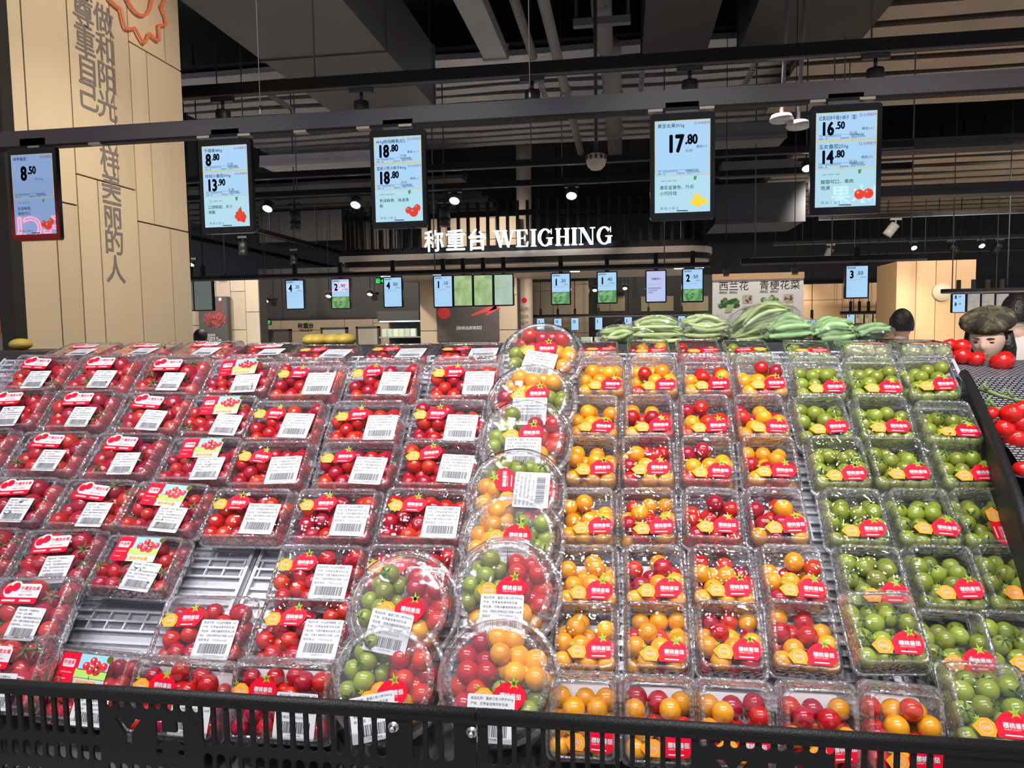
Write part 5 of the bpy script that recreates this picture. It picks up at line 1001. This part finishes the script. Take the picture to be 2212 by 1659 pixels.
for i, (px, py, Y) in enumerate(((576, 651, 11.8), (711, 641, 11.8), (800, 637, 11.8), (1350, 624, 14.5), (1285, 628, 14.5), (415, 573, 9.5), (1742, 367, 6.8), (565, 5, 4.6))):
    p = atY(px, py, Y); z_up = p[2]+.10; lamp((p[0], Y, z_up), f'bright lamp {["on the black bulkhead, left", "between the two neon lit screens", "on the black bulkhead, right", "in the deli, right", "in the deli, left", "beside the wood pillar edge", "left of the 16.50 screen", "at the top edge on the grey duct"][i]}', .05 if i < 7 else .055, .06, (-35, 0), True, drop=.02, rod=True)
# overhead lamps of the track above the display (outside the frame, they light the boxes)
# smoke detector and discs
p = atY(1288, 352, 5.2); sd = thing('smoke_detector', 'round cream smoke detector hanging right of centre', 'smoke detector', T(p)); a = MB(); a.lathe([(.0001, .06), (.05, .06), (.07, .05), (.07, .02), (.06, -.02), (.035, -.045), (.0001, -.05)], 24); a.build('body', mat('cream_plastic', (.50, .44, .38), .4), sd)
a = MB()
for k in range(12): a.box((.066, -.010, .018), (.073, .010, .045), M=RZ(k*math.pi/6))
a.build('vent', DUCTD, sd); a = MB(); a.tube([(0, 0, .06), (0, 0, 1.6)], .012, 8); a.build('conduit', DUCTD, sd)
for i, (px, py) in enumerate(((1688, 259), (1724, 273))):
    p = atY(px, py, 5.0); t = thing('ceiling_speaker', f'round white ceiling disc, {["left", "right"][i]} one beside the 16.50 screen', 'ceiling speaker', T(p), 'round ceiling discs'); a = MB(); a.lathe([(.0001, -.012), (.065, -.012), (.075, 0), (.06, .03), (.0001, .03)], 24); a.build('disc', mat('disc_white', (.6, .6, .62), .4), t); a = MB(); a.tube([(0, 0, .03), (.05, 0, 1.2)], .012, 8); a.build('stem', DUCT, t)
# big cross beams and ducts in the middle distance
def xbeam(px0, px1, py0, py1, Y, dep, m, label):
    x0, x1, z0, z1 = xz(px0, py0, px1, py1, Y); t = thing('ceiling_beam', label, 'beam', T(((x0+x1)/2, Y, z0))); w = x1-x0; a = MB(); a.box((-w/2, 0, 0), (w/2, dep, z1-z0)); a.build('beam_body', m, t); a = MB(); a.box((-w/2, -.01, -.01), (w/2, .03, .03)); a.build('edge_angle', m, t)
xbeam(560, 800, 330, 352, 7.6, .4, RIBM, 'pale joint strip of a duct behind the second screen'); xbeam(420, 900, 355, 400, 10.5, .6, DUCTD, 'dark duct across behind the second and third screens')
xbeam(560, 760, 455, 520, 12.0, .6, DUCTD, 'dark blue grey duct block left of the canopy'); xbeam(1545, 1740, 395, 480, 9.5, 1.0, mat('blue_grey_duct', (.07, .075, .10), .5), 'blue grey duct box left of the 16.50 screen')
xbeam(1540, 1700, 265, 300, 7.0, .5, DUCT, 'grey duct end beside the round discs'); xbeam(1560, 1760, 345, 372, 8.5, .3, DUCT, 'grey beam with lit slots below the discs')
xbeam(1900, 2400, 290, 312, 6.5, .25, DUCTD, 'dark beam across the warm ribbed ceiling, near'); xbeam(1900, 2400, 392, 414, 7.2, .25, DUCTD, 'dark beam across the warm ribbed ceiling, far')
# ================================================================== people
SKIN = mat('skin', (.72, .50, .40), .5); HAIR = mat('black_hair', (.010, .009, .009), .45, bump=(90, .5)); COAT = mat('black_coat', (.014, .016, .013), .7, noise=(20, .3)); LIP = mat('lips', (.45, .14, .13), .45); EYE = mat('dark_eye', (.012, .010, .010), .3); CAMO = mat('camo_fabric', (.10, .085, .045), .8)
nt = CAMO.node_tree; n = nt.nodes.new('ShaderNodeTexNoise'); n.inputs['Scale'].default_value = 22; n.inputs['Detail'].default_value = 3; r = nt.nodes.new('ShaderNodeValToRGB'); r.color_ramp.interpolation = 'CONSTANT'
r.color_ramp.elements[0].color = (.018, .016, .012, 1); r.color_ramp.elements[1].position = .62; r.color_ramp.elements[1].color = (.16, .13, .07, 1); e = r.color_ramp.elements.new(.46); e.color = (.06, .055, .03, 1)
tc = nt.nodes.new('ShaderNodeTexCoord'); nt.links.new(tc.outputs['Object'], n.inputs['Vector']); nt.links.new(n.outputs[0], r.inputs[0]); nt.links.new(r.outputs[0], nt.nodes['Principled BSDF'].inputs['Base Color'])
def skin_mesh(name, verts, edges, radii, m):
    me = bpy.data.meshes.new(name); me.from_pydata(verts, edges, []); o = bpy.data.objects.new(name, me); COL.objects.link(o)
    sm = o.modifiers.new('s', 'SKIN'); sv = me.skin_vertices[0].data
    for i, rr in enumerate(radii): sv[i].radius = rr; sv[i].use_root = (i == 0)
    ss = o.modifiers.new('u', 'SUBSURF'); ss.levels = 2; ss.render_levels = 2
    bpy.context.view_layer.update(); dg = bpy.context.evaluated_depsgraph_get(); out = bpy.data.meshes.new_from_object(o.evaluated_get(dg)); out.name = name
    bpy.data.objects.remove(o); bpy.data.meshes.remove(me); out.materials.clear(); out.materials.append(m)
    for p in out.polygons: p.use_smooth = True
    return out
BV = [(0, 0, .92), (0, 0, 1.10), (0, 0, 1.28), (0, -.01, 1.40), (0, -.02, 1.47), (.16, 0, 1.37), (.22, .02, 1.12), (.20, -.10, .92), (-.16, 0, 1.37), (-.22, .02, 1.12), (-.20, -.10, .92), (.09, 0, .86), (.10, 0, .48), (.10, .02, .08), (.10, -.10, .04), (-.09, 0, .86), (-.10, 0, .48), (-.10, .02, .08), (-.10, -.10, .04)]
BE = [(0, 1), (1, 2), (2, 3), (3, 4), (3, 5), (5, 6), (6, 7), (3, 8), (8, 9), (9, 10), (0, 11), (11, 12), (12, 13), (13, 14), (0, 15), (15, 16), (16, 17), (17, 18)]
BR = [(.15, .11), (.14, .10), (.16, .11), (.11, .08), (.05, .05), (.065, .065), (.05, .05), (.035, .035), (.065, .065), (.05, .05), (.035, .035), (.085, .085), (.06, .06), (.042, .042), (.035, .03), (.085, .085), (.06, .06), (.042, .042), (.035, .03)]
def head_mesh():
    a = MB(); n, k = 40, 30; vs = []; fs = []
    for i in range(k+1):
        th = math.pi*i/k; z = math.cos(th)
        for j in range(n):
            ph = 2*math.pi*j/n; x = math.sin(th)*math.sin(ph); y = -math.sin(th)*math.cos(ph)     # face looks to -Y
            w = .076*(1-.32*max(0, -z-.05)**1.2); d = .094*(1-.10*max(0, -z)); X, Y, Z = x*w, y*d, z*.116
            f = max(0, -y)
            if f > .3:
                Y -= .020*math.exp(-((x/.13)**2+((z+.14)/.16)**2))+.008*math.exp(-((x/.10)**2+((z-.02)/.18)**2))   # nose
                Y += .009*(math.exp(-(((x-.34)/.16)**2+((z-.06)/.10)**2))+math.exp(-(((x+.34)/.16)**2+((z-.06)/.10)**2)))   # eye sockets
                Y -= .006*math.exp(-((x/.22)**2+((z+.44)/.09)**2))+.010*math.exp(-((x/.25)**2+((z+.85)/.16)**2))          # lips, chin
            vs.append((X, Y, Z))
    fs = [(i*n+j, (i+1)*n+j, (i+1)*n+(j+1) % n, i*n+(j+1) % n) for i in range(k) for j in range(n)]
    a.add(vs, fs, 0, True)
    for s in (-1, 1): a.sphere((s*.076, .012, -.005), (.010, .020, .030), 10, 8)
    return a
def person(P, turn, label, hat=None, coat=COAT, lean=0.0, headturn=0.0, nod=0.0, hair_long=False, sc=1.0, head_off=(0, 0, 0), name='person'):
    """P: head centre in the room; the body stands below it on the floor"""
    sc = P[2]/1.585; t = thing(name, label, 'person', T((P[0], P[1], 0)) @ RZ(turn) @ Matrix.Scale(sc, 4))
    V = [(x+head_off[0]*max(0, 1-(abs(z-1.47)/1.2)*0)*0, y, z) for x, y, z in BV]
    V = [(x, y-lean*max(0, z-.9)**1.5, z) for x, y, z in V]
    hp = (0, -lean*(.70**1.5)-.02, 1.585)
    body = skin_mesh('body', V, BE, BR, coat); 
    hm = head_mesh(); hM = T(hp) @ RZ(headturn) @ RX(nod)
    b = link('body', body, t)
    h = hm.build('head', SKIN, t, hM)
    nk = MB(); nk.tube([(hp[0], hp[1]+.03, hp[2]-.15), (hp[0], hp[1]+.015, hp[2]-.05)], [.052, .047], 14); nk.build('neck', SKIN, t)
    for s in (-1, 1):
        e = MB(); e.sphere((s*.030, -.078, .004), (.013, .006, .0045), 12, 8); e.build('eye', EYE, h); e = MB(); e.tube([(s*.014, -.089, .023), (s*.030, -.088, .027), (s*.046, -.078, .022)], [.0022, .0030, .0015], 6); e.build('eyebrow', HAIR, h)
    e = MB(); e.sphere((0, -.088, -.050), (.020, .006, .0035), 14, 6); e.sphere((0, -.087, -.056), (.017, .006, .0042), 14, 6); e.build('lips', LIP, h)
    a = MB(); n, k = 30, 16; vs = []
    for i in range(k+1):
        th = math.pi*(.78 if hair_long else .62)*i/k
        for j in range(n):
            ph = 2*math.pi*j/n; x = math.sin(th)*math.sin(ph); y = -math.sin(th)*math.cos(ph); z = math.cos(th)
            if y < -.15 and z < .45: z = .45+(z-.45)*.05; y *= .93
            vs.append((x*.086, y*.104+.006, z*.126+.004))
    fs = [(i*n+j, (i+1)*n+j, (i+1)*n+(j+1) % n, i*n+(j+1) % n) for i in range(k) for j in range(n)]; a.add(vs, fs, 0, True); a.build('hair', HAIR, h)
    if hair_long:
        for s in (-1, 1): a = MB(); a.tube([(s*.070, .02, .03), (s*.083, .015, -.05), (s*.078, .01, -.14), (s*.06, .02, -.20)], [.03, .032, .03, .018], 10); a.build('hair_lock', HAIR, h)
    if hat:
        a = MB(); q = random.Random(2); n, k = 36, 14; vs = []
        prof = [(.088, .030), (.094, .045), (.112, .055), (.132, .072), (.138, .090), (.130, .112), (.105, .130), (.06, .142), (.001, .146)]
        for (r_, z) in prof:
            for j in range(n): ph = 2*math.pi*j/n; w = 1+.035*math.sin(5*ph+z*30)+q.uniform(-.012, .012); vs.append((r_*.88*w*math.cos(ph)*.98, r_*.88*w*math.sin(ph)+.012, z+.012*math.sin(ph)))
        fs = [(i*n+j, i*n+(j+1) % n, (i+1)*n+(j+1) % n, (i+1)*n+j) for i in range(len(prof)-1) for j in range(n)]; a.add(vs, fs, 0, True); a.build('beret', hat, h)
    return t
P = atY(2128, 731, 3.9); person(tuple(P), R(-20), 'woman in a camouflage beret and black coat looking down at the right', CAMO, lean=.25, headturn=R(-16), nod=R(14), hair_long=True)
P = atY(1948, 703, 6.0); person(tuple(P), R(165), 'dark haired person seen from behind beyond the green boxes', name='person')
P = atY(2196, 680, 4.9); person(tuple(P), R(150), 'dark haired person in white seen behind the woman at the right edge', coat=mat('white_coat', (.72, .70, .68), .7))
P = atY(1338, 712, 9.0); person(tuple(P), R(180), 'distant dark haired person in front of the deli counter')
P = atY(432, 733, 8.2); person(tuple(P), R(170), 'dark haired person half hidden in front of the meat poster')
# green-topped stand and fruit island beyond, seen between boxes and people
STF = mat('fruit_shelf_wood', (.40, .26, .14), .5, noise=(4, .2))
x0, x1, z0, z1 = xz(1240, 716, 1560, 742, 12.5); dc = thing('deli_counter', 'dark deli counter with white packs under the tiny screens', 'counter', T(((x0+x1)/2, 12.5, 0))); w = x1-x0
a = MB(); a.box((-w/2, 0, 0), (w/2, .9, z1-.25)); a.build('body', DKG, dc); a = MB(); a.box((-w/2, -.03, z1-.27), (w/2, .9, z1-.24)); a.build('worktop', TRAYM, dc)
for i in range(9): a = MB(); a.cbox((-.10, -.08, 0), (.10, .08, .16), .02); o = a.build('deli_pack', PK, None, T((x0+.2+i*(w-.3)/9, 12.7, z1-.24))); tag(o, f'pale wrapped pack, {ORD[i]} from left on the deli counter', 'pack', 'packs on the deli counter')
# ================================================================== neon signs across the aisle, behind the photographer (they mirror in the screens)
def neon_mesh(body, size, bev, m):
    c = bpy.data.curves.new('neon', 'FONT'); c.body = body; c.size = size; c.resolution_u = 3; c.fill_mode = 'NONE'; c.bevel_depth = bev; c.bevel_resolution = 1
    o = bpy.data.objects.new('neon', c); me = bpy.data.meshes.new_from_object(o); me.materials.clear(); me.materials.append(m); me.name = 'neon_tube'; bpy.data.objects.remove(o); bpy.data.curves.remove(c); return me
NR = mat('red_neon', (.6, .05, .04), .4, emit=(1.0, .08, .05), es=45); NW = mat('white_neon', (.9, .95, 1), .4, emit=(.75, .92, 1.0), es=6.0)
NY = -1.5; VY = 2*(RAILY-.03)-NY; BACK = lambda p: T(p) @ RZ(math.pi) @ RX(math.pi/2)
def neon_sign(xC, z, xW, zW, label):
    t = thing('neon_sign', label, 'neon sign', T((xC, NY, z)))
    w = glyphs('PRE-')[2]*.29; link('neon_word', neon_mesh('PRE-CUT FRUIT', .29, .004, NR), t, T((w+.10, 0, -.10)) @ RZ(math.pi) @ RX(math.pi/2))
    a = MB(); a.text('切水果', .155, 0, 0, 0, 0, align='CENTER', bold=.008); a.build('neon_characters', NW, t, T((xW-xC, 0, zW-z-.055)) @ RZ(math.pi) @ RX(math.pi/2))
    a = MB(); a.box((-2.6, -.05, -.35), (.9, -.03, .45)); a.build('backing_panel', DKW, t)
    for s in (-2.4, .7): a = MB(); a.tube([(s, -.04, .4), (s, -.04, 4.0-z)], .008, 6); a.build('hanger', BLKM, t)
p = atY(74, 492, VY); w_ = atY(1862, 420, VY)
neon_sign(float(p[0]), float(p[2]), float(p[0])-1.9, float(p[2]), 'red and white neon sign across the aisle, seen mirrored in the far left screen')
neon_sign(float(w_[0])+1.9, float(p[2]), float(w_[0]), float(w_[2]), 'red and white neon sign across the aisle, seen mirrored in the right screen')
